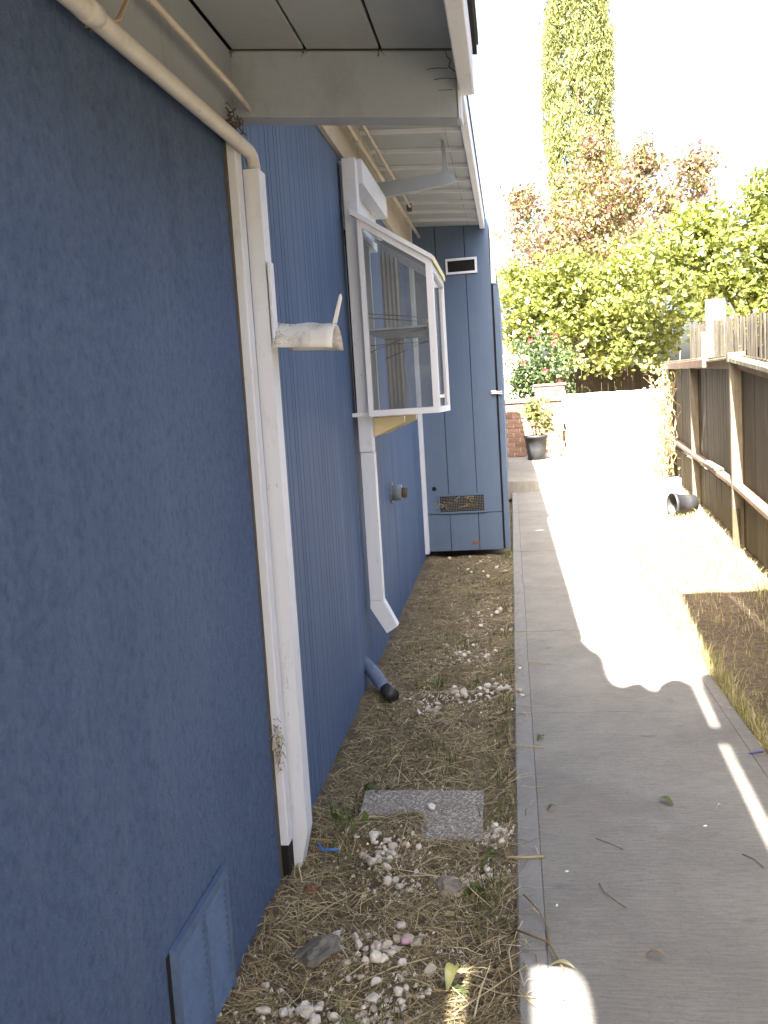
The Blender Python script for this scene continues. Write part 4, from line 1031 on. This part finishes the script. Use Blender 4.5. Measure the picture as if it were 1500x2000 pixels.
# broad-leaved weeds in the bed
wl_ = []
for c in [(-.60, 3.0), (-.52, 1.97), (-.18, 2.62), (-.14, 2.8), (-.58, 3.35), (-.42, 4.62), (-.2, 2.15)]:
    for k in range(7): wl_.append((c[0] + random.gauss(0, .02), c[1] + random.gauss(0, .02), bz(*c) + .018))
o = mkfast('weed_leaves', leaves(wl_, .026, 1, .006, .4, 77, 1.7), 4, M['leafgreen']); tag(o, 'small broad green weed leaves dotted about the bed', 'weeds', None, 'stuff')
dl = []
for k in range(330):
    y_ = 1.6 + 6.9 * random.random() ** 1.6; x = random.uniform(-.74, -.06); dl.append((x, y_, bz(x, y_) + .006))
o = mkfast('dry_leaves', leaves(dl, .020, 1, .003, .75, 78, 1.8), 4, M['litter']); tag(o, 'brown crumbled dry leaves mixed into the dead grass', 'dry leaves', None, 'stuff')
# yard grass on the right
def yardpt(r):
    while True:
        y_ = 3.2 + 13 * r.random() ** 1.4; x = r.uniform(.91, 2.4)
        if x > 1.86 + .0815 * (y_ - 8.46): continue
        edge_ = x < 1.0
        if y_ < 6.7 and not edge_ and r.random() < .75: continue
        return x, y_
blades(16000, yardpt, zmix, .02, .075, .004, 0, 6, M['drygrass'], 'lawn_grass', 'short dry sunlit grass between path and fence', 'grass', .9, True)
def rimpt(r):
    y_ = 3.3 + 3.6 * r.random(); return .905 + abs(r.gauss(0, .035)) , y_
blades(1500, rimpt, zmix, .03, .12, .0045, 0, 7, M['drygrass'], 'edge_grass', 'tufts of grass leaning over the right edge of the path', 'grass', 1.0, True)
def yardlit(r): return r.uniform(.92, 2.0), 3.2 + 5 * r.random()
blades(2600, yardlit, zmix, .015, .06, .0026, .008, 8, M['litter'], 'yard_litter', 'bits of dead grass on the bare shaded earth', 'dead grass', .5)
def fencept(r):
    s = r.uniform(-2.2, 5); p = fw(s, .1 + abs(r.gauss(0, .07)), 0); return p[0], p[1]
blades(1500, fencept, zmix, .03, .14, .005, 0, 9, M['drygrass'], 'fence_grass', 'longer grass along the foot of the brown fence', 'grass', .9, True)

# ------------------------------------------------------------------ small things lying about
def leaf(x, y_, L, w, ang, label, mat=M['leafgreen'], z=None, curl=.012):
    d = Vector((math.cos(ang), math.sin(ang), 0)); s_ = Vector((-d.y, d.x, 0)); V = []; F = []
    zz = .003 if z is None else z
    for i in range(7):
        t = i / 6; ww = w * math.sin(math.pi * min(1, t * .94 + .04)) ** .8 * .5; h = curl * math.sin(math.pi * t) + curl * .5 * t
        p = Vector((x, y_, zz)) + d * L * (t - .5)
        V += [tuple(p - s_ * ww + Vector((0, 0, h + ww * .5))), tuple(p + Vector((0, 0, h))), tuple(p + s_ * ww + Vector((0, 0, h + ww * .35)))]
    for i in range(6):
        b = i * 3; F += [(b, b + 1, b + 4, b + 3), (b + 1, b + 2, b + 5, b + 4)]
    o = mk('fallen_leaf', V, F, mat, None, True); return tag(o, label, 'leaf')
leaf(.455, 3.165, .058, .024, 2.4, 'green leaf lying near the middle of the path')
leaf(.072, 3.115, .034, .018, .4, 'small green leaf near the left margin of the path')
leaf(.055, 3.79, .05, .026, 1.0, 'curled green leaf at the bed edge beside a straw')
leaf(.29, 2.265, .05, .018, -.2, 'torn dark leaf scrap low on the path', M['litter'])
leaf(-.14, 2.74, .045, .022, .6, 'green leaf among straw beside the tan rock', z=-.012)
leaf(-.49, 1.955, .05, .03, 2.2, 'broad green leaf among white stones near the wall', z=-.008)
leaf(-.205, 2.16, .07, .036, 1.2, 'large curled yellow leaf at the bottom of the bed', M['leafdark'], -.008, .03)
leaf(.06, 2.21, .06, .018, -.3, 'yellowing leaf in the small sun patch on the path', M['drygrass'])
leaf(.62, 3.12, .018, .008, .2, 'tiny pale leaf right of the middle of the path', M['paper'])
def twig(pts, r, label, name='twig', mat=M['twig'], cat='twig'):
    V, F = tube([(x, y_, .004 + h) for x, y_, h in pts], r, 6); o = mk(name, V, F, mat, None, True); return tag(o, label, cat)
twig([(.20, 2.90, 0), (.235, 2.865, .003), (.275, 2.825, .001)], .0013, 'short thin twig at the middle of the near path')
twig([(.185, 2.62, 0), (.195, 2.56, .004), (.225, 2.51, .004), (.245, 2.49, 0)], .0013, 'bent thin twig nearest the bottom of the path')
twig([(-.07, 3.70, .01), (0, 3.695, .005), (.065, 3.69, .002)], .0022, 'straw stalk pointing from the bed at the curled leaf', 'straw_stalk', M['straw'], 'straw')
twig([(-.075, 2.755, .01), (-.02, 2.762, .006), (.035, 2.775, .003)], .0038, 'thick pale straw stalk overlapping the path margin', 'straw_stalk', M['straw'], 'straw')
twig([(-.10, 4.95, .02), (.0, 4.93, .012), (.14, 4.87, .004)], .0024, 'long straw stalk reaching across the path edge past the drain', 'straw_stalk', M['straw'], 'straw')
twig([(-.06, 2.36, .012), (.03, 2.30, .012), (.06, 2.2, .006), (.055, 2.08, .003)], .0028, 'curved dry vine stalk crossing the small sun patch', 'vine_stalk', M['vine'], 'stalk')
twig([(-.03, 2.52, .02), (.01, 2.45, .012), (.035, 2.36, .006), (.03, 2.3, .004)], .0020, 'wiry dry stalk hanging over the path margin', 'vine_stalk', M['vine'], 'stalk')
twig([(.62, 2.80, 0), (.645, 2.77, 0), (.66, 2.72, 0)], .0012, 'hair thin twig by the sun streak on the path')
V, F = prism([(.83, 3.60, .003), (.885, 3.615, .003), (.885, 3.628, .004), (.83, 3.612, .003)], (0, 0, .004)); o = mk('plastic_scrap', V, F, M['violet']); tag(o, 'narrow violet plastic scrap at the right edge of the path', 'litter')
V, F = tube([(-.68, 2.83, .02), (-.655, 2.80, .012), (-.63, 2.80, .014), (-.605, 2.805, .012)], .005, 8); o = mk('blue_tie', V, F, M['bluebit'], None, True); tag(o, 'bit of blue and white cord beside the downspout foot', 'litter')
V, F = tube([(-.355, 2.34, bz(-.355, 2.34) + .018), (-.335, 2.345, bz(-.335, 2.345) + .018)], .008, 8); o = mk('plastic_bead', V, F, M['pink'], None, True); tag(o, 'tiny pink plastic piece among the white stones', 'litter')
for x, y_, s_, a, lab in ((.098, 2.69, .006, .2, 'white paper fleck on the near path left of the bent twig'), (.06, 2.50, .006, 1, 'tiny white chip by the path margin groove'), (.55, 2.99, .007, .1, 'flat white scrap right of the middle of the path'),
                          (.23, 9.9, .05, .1, 'white paper scrap in shade by the far step'), (-.02, 4.83, .012, .8, 'white chip on the path margin past the drain')):
    ca, sa = math.cos(a) * s_, math.sin(a) * s_
    V, F = prism([(x - ca, y_ - sa, .002), (x + sa * .5, y_ - ca * .5, .002), (x + ca, y_ + sa, .003), (x - sa * .4, y_ + ca * .4, .004)], (0, 0, .002)); o = mk('paper_scrap', V, F, M['paper']); tag(o, lab, 'litter')
for k, (x, y_, s_, lab) in enumerate(((-.025, 4.42, .022, 'white stone sitting on the path edge beside the strip of stones'), (-.015, 4.36, .014, 'smaller white stone next to the one on the path edge'))):
    o = stone('white_stone', peb[k], x, y_, s_, lab, 'stone', 'white stones in the bed'); o.location.z = s_ * .45
